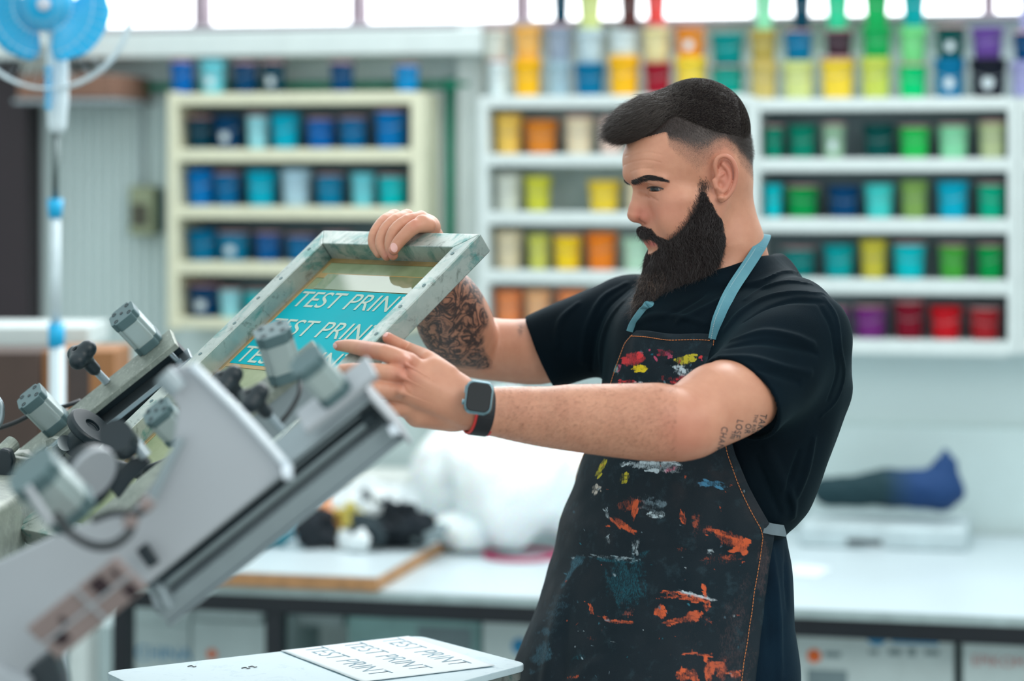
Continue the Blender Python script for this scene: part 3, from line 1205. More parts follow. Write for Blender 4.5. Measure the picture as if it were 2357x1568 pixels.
strands('beard_strands', rp - rn * 0.0015, flow, ln, 0.00024, 5, 0.16, 0.28, (0, 0, -0.1), M_BEARD, beard, 9)
wsel = (Y_ < hl(0, 640)[1]) & (X_ < hl(1520, 0, 0)[0])
wp2, wn2 = rp[wsel][:2600], rn[wsel][:2600]
M_WISP = simple('backlit_beard_tips', (138, 116, 104), 0.35)  # paler strand colour stands in for backlight on the beard tips
strands('beard_wisps', wp2, -HUP[None] * 0.8 - HBACK[None] * 0.45 + wn2 * 0.5, s_(26) * RNG.uniform(0.4, 1.15, len(wp2)), 0.00011, 7, 0.35, 0.42, (0, 0, -0.1), M_WISP, beard, 19)
# sparse growth at the upper edge of the beard, on the cheek
def line_pts(poly, n, w, seed):
    r = np.random.default_rng(seed)
    c = np.array(catmull([(x, y, 0) for x, y in poly], 10))[:, :2]
    i = r.integers(0, len(c) - 1, n)
    u = r.random((n, 1))
    return c[i] * (1 - u) + c[i + 1] * u + r.normal(size=(n, 2)) * w
q = line_pts([(1613, 418), (1606, 455), (1592, 485), (1572, 520), (1550, 545), (1535, 560)], 2600, 7, 3)
g_ = body.cast_px(q + np.array([8, 2])); g_ = g_[~np.isnan(g_[:, 0])]
strands('cheek_growth', g_, body.grad(g_) * 0.3 - HUP[None] * 0.9 + HBACK[None] * 0.25, s_(14) * RNG.uniform(0.4, 1.1, len(g_)), 0.00016, 3, 0.1, 0.2, (0, 0, 0), M_BEARD, beard, 10)

# --- eyebrows and lashes
bo = catmull([(1452, 418, 0), (1470, 413, 0), (1488, 408.5, 0), (1508, 410, 0), (1534, 416, 0)], 8)
bo = np.array(bo)[:, :2]
r = np.random.default_rng(2)
n = 1500
i = r.integers(0, len(bo) - 1, n); u = r.random((n, 1))
ce = bo[i] * (1 - u) + bo[i + 1] * u
tt = (i + u[:, 0]) / (len(bo) - 1)
hw_ = 4.9 * np.sin(np.pi * np.clip(tt * 0.8 + 0.16, 0, 1)) ** 0.7
ce[:, 1] += r.uniform(-1, 1, n) * hw_ * 1.15
e_ = body.cast_px(ce)
ok = ~np.isnan(e_[:, 0]); e_ = e_[ok]
g_ = body.grad(e_)
ex, ey, ecc = head_coords(e_)
gm = g_ @ HBACK, g_ @ HUP, g_ @ HLAT
e2 = np.array([hw(a, b, -c) for a, b, c in zip(ex, ey, ecc)])
g2 = np.array([HBACK * a + HUP * b - HLAT * c for a, b, c in zip(*gm)])
for nm, pp, gg in (('eyebrow', e_, g_), ('eyebrow', e2, g2)):
    fl = HBACK[None] * 0.9 + HUP[None] * (0.25 - 0.5 * tt[ok])[:, None]
    fl = fl - gg * (fl * gg).sum(1)[:, None]
    fl /= np.linalg.norm(fl, axis=1)[:, None]
    strands(nm, pp - gg * 0.0002, fl + gg * 0.22, s_(11) * RNG.uniform(0.5, 1.1, len(pp)), 0.0002, 3, 0.05, 0.12, (0, 0, 0), M_BEARD, person, 11)
lash = body.cast_px([(1490, 432.6), (1494, 431), (1500, 429.6), (1509, 429.4), (1518, 431), (1527, 434.5)])
bm = bmesh.new()
lp_ = [p for p in lash if not np.isnan(p[0])]
if len(lp_) > 2:
    tube(bm, [p + HLAT * 0.0002 - HUP * 0.0006 for p in lp_], s_(1.7), 8, 4)
    obj('eyelashes', bm, M_BEARD, person, smooth=True)


def skin_patch(name, pts2, faces, mat, off, label=None, field=None, parent=None):
    """a thin piece laid on the skin: photo-pixel vertices cast on to the surface"""
    F = field or body
    p3 = F.cast_px(pts2)
    bad = np.isnan(p3[:, 0])
    g = F.grad(np.where(bad[:, None], 0, p3))
    p3 = p3 + g * off
    fs = [f for f in faces if not any(bad[i] for i in f)]
    me = bpy.data.meshes.new(name)
    me.from_pydata([tuple(p) for p in np.where(bad[:, None], 0, p3)], [], fs)
    bm = bmesh.new(); bm.from_mesh(me)
    bmesh.ops.delete(bm, geom=[v for v in bm.verts if not v.link_faces], context='VERTS')
    return obj(name, bm, mat, parent or person, smooth=True, label=label)


M_NAIL = simple('fingernail', (222, 168, 160), 0.25, var=0.05)
M_INK = simple('tattoo_ink', (52, 54, 60), 0.5, var=0.1)
for cx_, cy_, rx_, ry_, an in ((767, 796, 10, 7.5, 10), (907, 570, 8, 11, -12), (887, 769, 6, 7, 40)):
    pts2 = [(cx_, cy_)]; fs = []
    nr, na = 4, 20
    for i in range(1, nr + 1):
        for j in range(na):
            t = 2 * math.pi * j / na
            x, y = rx_ * i / nr * math.cos(t), ry_ * i / nr * math.sin(t)
            a = math.radians(an)
            pts2.append((cx_ + x * math.cos(a) - y * math.sin(a), cy_ + x * math.sin(a) + y * math.cos(a)))
    for j in range(na):
        fs.append((0, 1 + (j + 1) % na, 1 + j))
        for i in range(nr - 1):
            b = 1 + i * na
            fs.append((b + j, b + (j + 1) % na, b + na + (j + 1) % na, b + na + j))
    skin_patch('fingernail', pts2, fs, M_NAIL, 0.0004)
# lettering tattooed on the upper arm
for word, x, y, ang, size in (('TAKE', 1751, 951, 103, 22), ('THE RISK', 1737, 953, 101, 12), ('OR', 1717, 974, 99, 19), ('LOSE', 1697, 965, 101, 21), ('THE', 1684, 991, 101, 12), ('CHANCE', 1662, 981, 103, 21)):
    bm = text_bm(word, size, sub=4.0, spacing=1.1, xs=0.85)
    a = math.radians(ang)
    pts2 = [(x + v.co.x * math.cos(a) + v.co.y * math.sin(a), y + v.co.x * math.sin(a) - v.co.y * math.cos(a)) for v in bm.verts]
    bm.verts.ensure_lookup_table()
    fs = [tuple(v.index for v in f.verts) for f in bm.faces]
    bm.free()
    skin_patch('lettering_tattoo', pts2, fs, M_INK, 0.00035, label='dark lettering tattooed on the upper arm')

# --- clothes
sp, sq = shirt.mesh('t_shirt', 0.0024)
print('shirt', len(sp), time.time() - _T0)
obj('t_shirt', np_mesh('t_shirt', sp, sq), M_SHIRT, person, smooth=True)
tp, tq = trous.mesh('trousers', 0.005)
obj('trousers', np_mesh('trousers', tp, tq), M_TROU, person, smooth=True)

# --- apron: a sheet wrapped round chest and lap, in cylinder coordinates about the torso axis
ZT, ZB = CAMZ - (760 - HY) * 3.5 / FPX, CAMZ - (1640 - HY) * 3.5 / FPX
axis_rows = catmull(sorted(lap_rows, key=lambda r: -r[0]), 4)
az = np.array([CAMZ - (r[0] - HY) * 3.55 / FPX for r in axis_rows]); axx = np.array([(r[1] - CX) * 3.55 / FPX for r in axis_rows])
NV, NU = 330, 260


def apron_pt(phi, z):
    """phi 0 = chest normal, + towards the near shoulder; arrays"""
    d = SH_N[None] * np.cos(phi)[:, None] + SH_T[None] * np.sin(phi)[:, None]
    c = np.stack([np.interp(z, az, axx), np.full(len(z), 3.55), z], 1)
    o = c + d * 0.45
    return lap.cast(o, -d, 0.0, 0.45, 40), d


def phi_for(px, z):
    """angle at which the sheet is seen at photo column px (bisection on the side facing the camera)"""
    lo, hi = np.full(len(z), -0.2), np.full(len(z), 2.4)
    for _ in range(14):
        m = (lo + hi) / 2
        p, d = apron_pt(m, z)
        x = CX + p[:, 0] / p[:, 1] * FPX
        left = x < px
        lo = np.where(left, m, lo); hi = np.where(left, hi, m)
    return (lo + hi) / 2


zz = np.linspace(ZT, ZB, NV)
rowy = HY + (CAMZ - zz) * FPX / 3.42
re_y = [762, 800, 900, 1035, 1100, 1160, 1205, 1225, 1260, 1300, 1400, 1500, 1600, 1660]
re_x = [1650, 1648, 1655, 1690, 1718, 1748, 1772, 1775, 1768, 1762, 1752, 1736, 1724, 1716]
pr = phi_for(np.interp(rowy, re_y, re_x), zz)
topw = phi_for(np.full(1, 1446.0), zz[:1])[0]
pl_y = [762, 800, 900, 1000, 1100, 1225, 1700]
lft = -1.05
pl = np.interp(rowy, pl_y, [topw, topw - 0.22, topw - 0.42, topw - 0.55, topw - 0.9, -1.5, -1.5])
uu = np.linspace(0, 1, NU)
PH = pl[:, None] + (pr - pl)[:, None] * uu[None]
ZZ = np.repeat(zz[:, None], NU, 1)
# the top hem sags a little between the straps
ZZ[:, :] += (0.0012 * np.sin(uu * 9) * np.clip(1 - (ZT - zz[:, None]) / 0.08, 0, 1))
ap, ad = apron_pt(PH.ravel(), ZZ.ravel())
bad = np.isnan(ap[:, 0])
print('apron misses', bad.sum())
fallback = np.stack([np.interp(ZZ.ravel(), az, axx), np.full(bad.size, 3.55), ZZ.ravel()], 1) + ad * 0.16
ap = np.where(bad[:, None], fallback, ap)
apx, apy = pix(ap)
off = 0.006 + 0.0022 * noise3(ap[:, 0], ap[:, 1], ap[:, 2], 21, 26) + 0.0012 * noise3(ap[:, 0], ap[:, 1], ap[:, 2], 22, 70)
# hanging folds below the waist, along sloping lines seen in the photo
def crease(x0, y0, x1, y1, w, h):
    t = np.clip((apy - y0) / (y1 - y0), 0, 1)
    dx = apx - (x0 + (x1 - x0) * t)
    return h * np.exp(-(dx / w) ** 2) * smooth01(t * 5) * smooth01((1 - t) * 5 + 0.2)
off += crease(1330, 1290, 1235, 1700, 16, .006) + crease(1318, 1380, 1290, 1700, 12, -.004) + crease(1500, 1260, 1420, 1460, 40, .004) + crease(1400, 1500, 1260, 1640, 22, .005)
off += crease(1600, 1050, 1590, 1400, 40, .003) + crease(1650, 1050, 1660, 1300, 22, -.003) + crease(1550, 762, 1552, 840, 14, .004) + crease(1480, 765, 1470, 850, 12, .003)
ap = ap + ad * off[:, None]
idx = np.arange(NU * NV).reshape(NV, NU)
q = np.stack([idx[:-1, :-1], idx[1:, :-1], idx[1:, 1:], idx[:-1, 1:]], -1).reshape(-1, 4)
me = np_mesh('apron', ap, q)
apx, apy = pix(ap)
front_m = np.ones(len(ap))

SP = [  # paint smears: x, y, rx, ry, angle, colour, strength
 (1461, 826, 26, 12, -20, 'red', 1.0), (1422, 849, 12, 8, -20, 'pink', .8), (1528, 812, 16, 10, 0, 'darkred', .8), (1578, 826, 28, 12, -14, 'yellow', .9), (1473, 850, 18, 9, -8, 'brightyellow', 1.2),
 (1580, 856, 36, 14, 8, 'white', .8), (1562, 876, 22, 10, 0, 'red', .7), (1445, 880, 20, 8, 0, 'red', .8), (1420, 840, 5, 22, 0, 'cyan', .5), (1525, 890, 10, 5, -30, 'yellow', .8), (1472, 883, 10, 6, 0, 'white', .6), (1527, 870, 4, 8, 0, 'red', .7),
 (1385, 1078, 7, 26, 25, 'yellow', .9), (1516, 1072, 62, 16, 4, 'white', .85), (1545, 1080, 14, 6, -20, 'pink', .8), (1445, 1068, 20, 7, -8, 'white', .7), (1440, 1100, 16, 12, -40, 'yellow', .75),
 (1640, 1114, 30, 9, 8, 'blue', .9), (1375, 1126, 10, 14, 0, 'cream', .8), (1500, 1160, 42, 18, 8, 'grey', .55), (1512, 1186, 26, 8, 0, 'white', .8), (1449, 1160, 28, 16, 0, 'orange', .65), (1462, 1172, 6, 26, 4, 'orange', 1.1),
 (1398, 1180, 6, 16, -20, 'white', .7), (1436, 1210, 32, 9, 28, 'orange', .95), (1572, 1190, 8, 18, -25, 'orange', .8), (1604, 1206, 10, 26, 0, 'orange', .6), (1668, 1236, 52, 16, 22, 'orange', .75), (1701, 1256, 20, 20, 10, 'orange', 1.15), (1660, 1288, 52, 14, -8, 'orange', .5),
 (1400, 1240, 4, 12, 0, 'white', .6), (1462, 1262, 9, 26, 10, 'white', .55), (1418, 1284, 60, 5, 5, 'white', .6), (1636, 1272, 8, 9, 0, 'white', .6), (1572, 1265, 18, 6, 5, 'orange', .5),
 (1545, 1364, 24, 4, 4, 'orange', .8), (1600, 1370, 40, 5, 14, 'white', 1.1), (1592, 1378, 34, 8, 14, 'orange', .95), (1622, 1360, 5, 16, -8, 'orange', 1.1), (1540, 1375, 30, 5, -8, 'orange', .6),
 (1520, 1408, 16, 13, 0, 'orange', 1.1), (1598, 1418, 20, 14, 0, 'orange', 1.05), (1562, 1430, 46, 9, -12, 'orange', .8), (1628, 1396, 8, 16, 0, 'orange', .7), (1626, 1430, 14, 14, 0, 'orange', .45),
 (1362, 1402, 5, 16, -10, 'orange', .8), (1398, 1424, 24, 5, 18, 'orange', .75), (1430, 1432, 30, 5, 3, 'orange', .8), (1450, 1412, 16, 10, -30, 'orange', .6),
 (1612, 1508, 40, 4, 10, 'orange', .9), (1575, 1552, 16, 16, 0, 'orange', .85), (1632, 1540, 12, 30, 6, 'orange', 1.0), (1660, 1540, 18, 20, -20, 'orange', .9), (1690, 1552, 16, 10, -10, 'orange', .9), (1600, 1560, 8, 22, -20, 'orange', .9), (1655, 1530, 10, 8, 0, 'orange', 1.0),
 (1368, 1470, 12, 6, 0, 'orange', .35), (1318, 1560, 14, 6, -20, 'orange', .6), (1440, 1345, 60, 90, 20, 'teal', .55), (1395, 1290, 90, 6, 6, 'teal', .6), (1470, 1300, 12, 60, 30, 'teal', .5), (1320, 1310, 12, 60, 30, 'greyteal', .7), (1285, 1400, 30, 80, 25, 'greyteal', .5), (1250, 1500, 26, 70, 20, 'greyteal', .6), (1330, 1515, 20, 8, -10, 'teal', .5),
 (1690, 1480, 60, 190, 4, 'brown', .5), (1600, 1200, 24, 150, 0, 'brown', .35), (1600, 1480, 30, 100, 0, 'brown', .35), (1420, 1180, 16, 70, 0, 'brown', .35), (1755, 1300, 22, 90, 4, 'brown', .6)]
PC = dict(red=(214, 60, 66), pink=(190, 78, 110), darkred=(140, 44, 60), yellow=(190, 176, 50), brightyellow=(236, 206, 40), white=(190, 205, 214), cyan=(80, 190, 190), blue=(70, 130, 165), cream=(200, 190, 180), grey=(120, 140, 152), orange=(206, 92, 56), teal=(30, 110, 128), greyteal=(70, 112, 130), brown=(78, 62, 64))
rs_ = np.random.default_rng(77)
SP2 = []
for x, y, rx, ry, an, cn, stg in SP:
    soft = cn in ('teal', 'greyteal', 'brown')
    SP2.append((x, y, rx, ry, an, cn, stg * (0.95 if soft else 0.66)))
    if soft or rx * ry < 40: continue
    a = math.radians(an)
    for _ in range(9):
        t_, n_ = rs_.uniform(-.95, .95) * rx, rs_.uniform(-.8, .8) * ry
        SP2.append((x + t_ * math.cos(a) - n_ * math.sin(a), y + t_ * math.sin(a) + n_ * math.cos(a), max(2.0, rx * rs_.uniform(.12, .42)), max(1.6, ry * rs_.uniform(.15, .4)), an + rs_.uniform(-25, 25), cn, stg * rs_.uniform(.7, 1.25)))
for _ in range(90):      # small stray spatters
    SP2.append((rs_.uniform(1290, 1720), rs_.uniform(1070, 1560), rs_.uniform(1.5, 6), rs_.uniform(1.2, 3), rs_.uniform(0, 180), rs_.choice(['orange', 'white', 'teal', 'grey', 'greyteal', 'brown', 'orange']), rs_.uniform(.5, .95)))
for _ in range(24):
    SP2.append((rs_.uniform(1405, 1620), rs_.uniform(800, 900), rs_.uniform(2, 9), rs_.uniform(1.5, 5), rs_.uniform(0, 180), rs_.choice(['red', 'white', 'teal', 'yellow', 'greyteal', 'pink']), rs_.uniform(.4, .9)))
SP = SP2
cr = np.zeros((len(ap), 4), np.float32); cr[:, 3] = 1
mk = np.zeros(len(ap), np.float32)
rr_ = np.random.default_rng(4)
for x, y, rx, ry, an, cn, stg in SP:
    a = math.radians(an)
    dx, dy = apx - x, apy - y
    wob = 0.35 * noise3(apx, apy, apx * 0, int(x), 0.11) + 0.25 * noise3(apx, apy, apx * 0, int(y), 0.3)
    u_, v_ = (dx * math.cos(a) + dy * math.sin(a)) / rx, (-dx * math.sin(a) + dy * math.cos(a)) / ry
    r_ = np.sqrt(u_ * u_ + v_ * v_) + wob
    w = stg * smooth01((1.25 - r_) / (0.9 if cn in ('teal', 'greyteal', 'brown') else 0.55))
    w = np.where(np.abs(dx) + np.abs(dy) < 400, w, 0)
    c_ = np.array(hexcol(*PC[cn])[:3])
    t = (w / (w + mk + 1e-6))[:, None]
    t = np.where(w[:, None] > mk[:, None], np.maximum(t, 0.8), t * (w > 0.05)[:, None])
    cr[:, :3] = cr[:, :3] * (1 - t) + c_[None] * t
    mk = np.maximum(mk, w)
add_attr(me, 'paint', mk)
at = me.attributes.new('paint_col', 'FLOAT_COLOR', 'POINT')
at.data.foreach_set('color', cr.ravel())
N = NT('apron_canvas')
v = N.coord('Object')
base = N.ramp(N.noise(v, 7, 5), [(0.35, hexcol(8, 28, 38)), (0.6, hexcol(26, 36, 44)), (0.75, hexcol(52, 50, 54))])
pa, pc = N.attr('paint'), N.attr('paint_col')
va = N.coord('Object', scale=(1, 1, 0.35))
dry = N.math('ADD', N.math('MULTIPLY', N.noise(va, 520, 4, 0.8), 0.95), N.math('MULTIPLY', N.noise(v, 90, 5, 0.75, 0.6), 0.35))
thr = N.math('ADD', N.math('MULTIPLY_ADD', pa.outputs['Fac'], 0.9, -1.10), N.math('MULTIPLY', dry, 1.25))
m_ = N.math('MULTIPLY_ADD', thr, 2.2, -0.12, clamp=True)
m_ = N.math('MULTIPLY', m_, N.math('MULTIPLY', pa.outputs['Fac'], 1.5, clamp=True))
dust = N.ramp(N.noise(v, 46, 6, 0.7), [(0.55, (0, 0, 0)), (0.78, (0.35, 0.35, 0.35))])
col = N.mix(dust, base, hexcol(64, 92, 104))
col = N.mix(m_, col, pc.outputs['Color'])
N.bump(N.noise(v, 1100, 2), 0.4, 0.0008)
N.set(Base_Color=col, Roughness=0.72)
N.bsdf.inputs['Specular IOR Level'].default_value = 0.25
M_APRON = N.m
apron = obj('apron', me, M_APRON, person, smooth=True, label='paint-smeared dark canvas apron')
sol = apron.modifiers.new('cloth', 'SOLIDIFY')
sol.thickness = 0.0022
sol.offset = 0
M_STITCH = simple('orange_thread', (196, 116, 66), 0.7, var=0.1)
M_STITCH2 = simple('pale_thread', (160, 178, 184), 0.7, var=0.1)
A3 = ap.reshape(NV, NU, 3); D3 = ad.reshape(NV, NU, 3)


def stitches(cells, mat, name, dash=2, gap=1, r=0.0006):
    bm = bmesh.new()
    i = 0
    pts = [Vector(A3[c] + D3[c] * 0.0022) for c in cells]
    # resample by length
    L = [0]
    for a, b in zip(pts, pts[1:]): L.append(L[-1] + (b - a).length)
    s, step, g = 0.0, 0.0034, 0.0013
    def at(x):
        for k in range(len(L) - 1):
            if L[k + 1] >= x:
                t = (x - L[k]) / max(1e-9, L[k + 1] - L[k])
                return pts[k].lerp(pts[k + 1], t)
        return pts[-1]
    while s + step < L[-1]:
        a, b = at(s), at(s + step)
        if (b - a).length > 1e-5: cyl(bm, a, b, r, n=5)
        s += step + g
    return obj(name, bm, mat, apron, label=None)


jr = NU - 9
stitches([(5, j) for j in range(4, NU - 6, 2)], M_STITCH, 'hem_stitching')
stitches([(i, jr if i > 60 else NU - 6) for i in range(2, NV, 3)], M_STITCH, 'side_stitching')
stitches([(i, 7) for i in range(4, NV // 2, 3)], M_STITCH, 'side_stitching')
# neck strap, both ends sewn to the bib
M_STRAP = cloth('pale_blue_strap', (70, 120, 136), (98, 146, 158), 0.7)
M_TIE = cloth('grey_tie', (92, 104, 112), (120, 134, 142), 0.7)


def cast_body(px, py, lift=0.004):
    allf = []
    for F in (body, shirt):
        p = F.cast_px([(px, py)])[0]
        if not np.isnan(p[0]): allf.append(p)
    p = min(allf, key=lambda p: p[1])
    v = p - np.array([0, 0, CAMZ]); v /= np.linalg.norm(v)
    return p - v * lift


near = [cast_body(x, y, 0.0) for x, y in ((1650, 768), (1652, 742), (1662, 715), (1675, 685), (1692, 655), (1712, 625), (1732, 595), (1750, 566), (1760, 545))]
nearp = [pix(np.array([p]))for p in near]
dep = np.array([p[1] for p in near])
for _ in range(3):
    dep[1:-1] = (dep[:-2] + dep[1:-1] * 2 + dep[2:]) / 4
dep = np.minimum(dep, np.array([p[1] for p in near])) - 0.006
near = [Pn(x[0], y[0], d) for (x, y), d in zip(nearp, dep)]
near = [A3[4, NU - 5] + D3[4, NU - 5] * 0.003] + near[1:] + [H(1758, 541, 6), H(1754, 552, -30), H(1735, 585, -62)]
bm = bmesh.new()
strip(bm, near, Vector(HBACK) * 0.0088 + Vector((0, 0, -0.001)), 0.0009, 6)
strap = obj('neck_strap', bm, M_STRAP, apron, smooth=False, label='pale blue neck strap')
far = [cast_body(x, y, 0.0) for x, y in ((1452, 764), (1458, 748), (1468, 732), (1482, 714), (1498, 697))]
fp_ = [pix(np.array([p])) for p in far]
dep = np.array([p[1] for p in far])
for _ in range(3): dep[1:-1] = (dep[:-2] + dep[1:-1] * 2 + dep[2:]) / 4
dep = np.minimum(dep, np.array([p[1] for p in far])) - 0.005
far = [Pn(x[0], y[0], d) for (x, y), d in zip(fp_, dep)] + [H(1540, 668, -60), H(1620, 630, -86)]
bm = bmesh.new()
strip(bm, far, Vector(HBACK) * 0.0068, 0.0009, 6)
obj('neck_strap', bm, M_STRAP, apron, label='pale blue neck strap')
st_l = catmull(near[:9], 10)
bm = bmesh.new()
for i in range(0, len(st_l) - 1, 1):
    a, b = Vector(st_l[i]), Vector(st_l[i + 1])
    vv = (a - Vector((0, 0, CAMZ))).normalized()
    a, b = a - vv * 0.0014 - Vector(HBACK) * 0.005, b - vv * 0.0014 - Vector(HBACK) * 0.005
    cyl(bm, a, a.lerp(b, 0.65), 0.0005, n=5)
obj('strap_stitching', bm, M_STITCH2, apron)
# waist tie going round the back
iy = int(np.argmin(np.abs(rowy - 1215)))
t0 = A3[iy, NU - 3] + D3[iy, NU - 3] * 0.001
bm = bmesh.new()
dt = float(t0[1])
tie = [P(1758, 1214, dt - .004), P(1782, 1219, dt + .002), P(1802, 1222, dt + .03), P(1807, 1223, dt + .09), P(1790, 1224, dt + .2)]
strip(bm, tie, (0, 0, 0.0078), 0.0016, 5)
obj('waist_tie', bm, M_TIE, apron, label='grey waist tie')

# --- wristwatch on the near forearm
watch_o = Pn(1102, 916, 3.160)
wz = Vector((0.06, -1.0, 0.24)).normalized()
wa = Vector((-0.14, 0, -1.0)); wa = (wa - wz * wa.dot(wz)).normalized()      # down along the strap
wx = wa.cross(wz).normalized()
fr = Fr(watch_o, wx, wa, wz)


def rrect(w, h, r, n=6):
    out = []
    for cx_, cy_, a0 in ((w / 2 - r, h / 2 - r, 0), (-w / 2 + r, h / 2 - r, 90), (-w / 2 + r, -h / 2 + r, 180), (w / 2 - r, -h / 2 + r, 270)):
        for k in range(n + 1):
            a = math.radians(a0 + 90 * k / n)
            out.append((cx_ + r * math.cos(a), cy_ + r * math.sin(a)))
    return out


bm = bmesh.new()
rings = []
for sc, zz_ in ((0.86, -0.006), (0.97, -0.0045), (1, -0.001), (1, 0.0015), (0.95, 0.0040), (0.90, 0.0046)):
    rings.append([bm.verts.new(fr(x, y, zz_)) for x, y in rrect(0.0375 * sc, 0.0440 * sc, 0.0105 * sc)])
for A, B in zip(rings, rings[1:]):
    for k in range(len(A)):
        bm.faces.new((A[k], A[(k + 1) % len(A)], B[(k + 1) % len(A)], B[k]))
bm.faces.new(rings[0][::-1]); bm.faces.new(rings[-1])
bmesh.ops.recalc_face_normals(bm, faces=bm.faces)
M_WCASE = simple('watch_metal', (120, 150, 160), 0.22, metal=0.9, var=0.05)
M_GLASS_BLACK = simple('black_glass', (3, 5, 10), 0.06, var=0.0)
watch = obj('smartwatch', bm, M_WCASE, person, smooth=True, label='square black smartwatch with a black and red band')
bm = bmesh.new()
A = [bm.verts.new(fr(x, y, 0.0044)) for x, y in rrect(0.0328, 0.0395, 0.0088)]
B = [bm.verts.new(fr(x, y, 0.0058)) for x, y in rrect(0.0300, 0.0367, 0.0078)]
for k in range(len(A)):
    bm.faces.new((A[k], A[(k + 1) % len(A)], B[(k + 1) % len(A)], B[k]))
bm.faces.new(B)
bmesh.ops.recalc_face_normals(bm, faces=bm.faces)
obj('watch_screen', bm, M_GLASS_BLACK, watch, label='black glass screen')
bm = bmesh.new()
cyl(bm, fr(0.0186, 0.008, 0), fr(0.0212, 0.008, 0), 0.0034, n=16)
box(bm, fr, 0.0186, 0.0197, -0.014, -0.004, -0.0015, 0.0015)
obj('crown', bm, M_WCASE, watch, smooth=False)
# band: closed loop round the wrist
axisw = (Pn(1180, 952, 3.225) - Pn(1070, 938, 3.205)); axisw /= np.linalg.norm(axisw)
cw = Pn(1102, 944, 3.222)
for nm, hw2, extra, mat_ in (('watch_band', 0.0112, 0.0012, simple('black_band', (14, 16, 24), 0.6)), ('band_edge', 0.0145, 0.0002, simple('red_band_edge', (206, 52, 50), 0.5))):
    bm = bmesh.new()
    rows = []
    e1 = np.array(wz) - axisw * (np.array(wz) @ axisw); e1 /= np.linalg.norm(e1)
    e2_ = np.cross(axisw, e1)
    n = 44
    dirs = np.array([e1 * math.cos(2 * math.pi * k / n) + e2_ * math.sin(2 * math.pi * k / n) for k in range(n)])
    hits = body.cast(cw + dirs * 0.07, -dirs, 0, 0.07)
    for k in range(n):
        p = hits[k] if not np.isnan(hits[k][0]) else cw + dirs[k] * 0.032
        d = dirs[k]
        rows.append([bm.verts.new(p + axisw * hw2 * a + d * b) for a, b in ((-1, -0.001), (-1, 0.0012 + extra), (1, 0.0012 + extra), (1, -0.001))])
    for k in range(n):
        A, B = rows[k], rows[(k + 1) % n]
        for j in range(4):
            bm.faces.new((A[j], A[(j + 1) % 4], B[(j + 1) % 4], B[j]))
    bmesh.ops.recalc_face_normals(bm, faces=bm.faces)
    obj(nm, bm, mat_, watch, smooth=False)
# fine hair on the near forearm
r = np.random.default_rng(31)
q = np.stack([r.uniform(1150, 1560, 5200), r.uniform(880, 1062, 5200)], 1)
g_ = body.cast_px(q); g_ = g_[~np.isnan(g_[:, 0])]
gg = body.grad(g_)
fl = np.array([-0.9, 0, -0.45]) + 0 * g_
fl = fl - gg * (fl * gg).sum(1)[:, None]
M_FUZZ = simple('arm_hair', (120, 86, 66), 0.5)
strands('arm_hair', g_, fl + gg * 0.45, S(9, 3.2) * r.uniform(0.5, 1.2, len(g_)), 0.00007, 3, 0.2, 0.3, (0, 0, 0), M_FUZZ, person, 12)
# shoes, below the frame
M_SHOE = simple('black_leather', (18, 18, 20), 0.5)
for sx in (1, -1):
    c0 = np.array([(1566 - CX) * 3.55 / FPX + 0.01, 3.55, 0.05]) + SH_T * 0.09 * sx
    F = SDF()
    F.rc(c0 - SH_N * 0.06, c0 + SH_N * 0.12, 0.045, 0.04, 0.02)
    F.rc(c0 - SH_N * 0.03 + [0, 0, .05], c0 - SH_N * 0.03, 0.045, 0.045, 0.02)
    F.fn(lambda X, Y, Z: -(Z - 0.008) * -1.0 * -1 + 0 * X, (-1, 2, -1), (1, 5, 1), 0.004, '-') if False else None
    p_, q_ = F.mesh('shoe', 0.006)
    p_[:, 2] = np.maximum(p_[:, 2], 0.0)
    obj('shoe', np_mesh('shoe', p_, q_), M_SHOE, person, smooth=True)
print('person done', time.time() - _T0)
# ================================================================== THE WORKSHOP
TA = math.tan(math.radians(13.2))
CA, SA = math.cos(math.radians(13.2)), math.sin(math.radians(13.2))
WD = 6.5
WE = Vector((CA, -SA, 0))            # along the back wall, to the right
WN = Vector((-SA, -CA, 0))           # out of the wall, to the camera side
WF = Fr((0, WD, 0), WE, WN, (0, 0, 1))   # x along, y off the wall, z up


def wdepth(px, off):
    """depth at which the photo column px meets the plane `off` in front of the wall"""
    q = (px - CX) / FPX
    # point = d*(q,1): (X*WN.x + (Y-WD)*WN.y) = off
    return (off + WD * WN.y) / (q * WN.x + WN.y)


def ws(px, off):
    d = wdepth(px, off)
    return (px - CX) / FPX * d * WE.x + (d - WD) * WE.y


def wz(px, py, off):
    return CAMZ - (py - HY) * wdepth(px, off) / FPX


def wbox(bm, x0, x1, y0, y1, f, b, px=None):
    """box whose front face (f metres off the wall) covers photo px x0..x1, y0..y1; back face at b"""
    m = (x0 + x1) / 2 if px is None else px
    return box(bm, WF, ws(x0, f), ws(x1, f), b, f, wz(m, y1, f), wz(m, y0, f))


def wobj(name, x0, x1, y0, y1, f, b, mat, parent=None, bevel=0.003, **kw):
    bm = wbox(bmesh.new(), x0, x1, y0, y1, f, b)
    return obj(name, bm, mat, parent, bevel=bevel, **kw)


def struct(name, bm, mat, **kw):
    return obj(name, bm, mat, kind='structure', **kw)


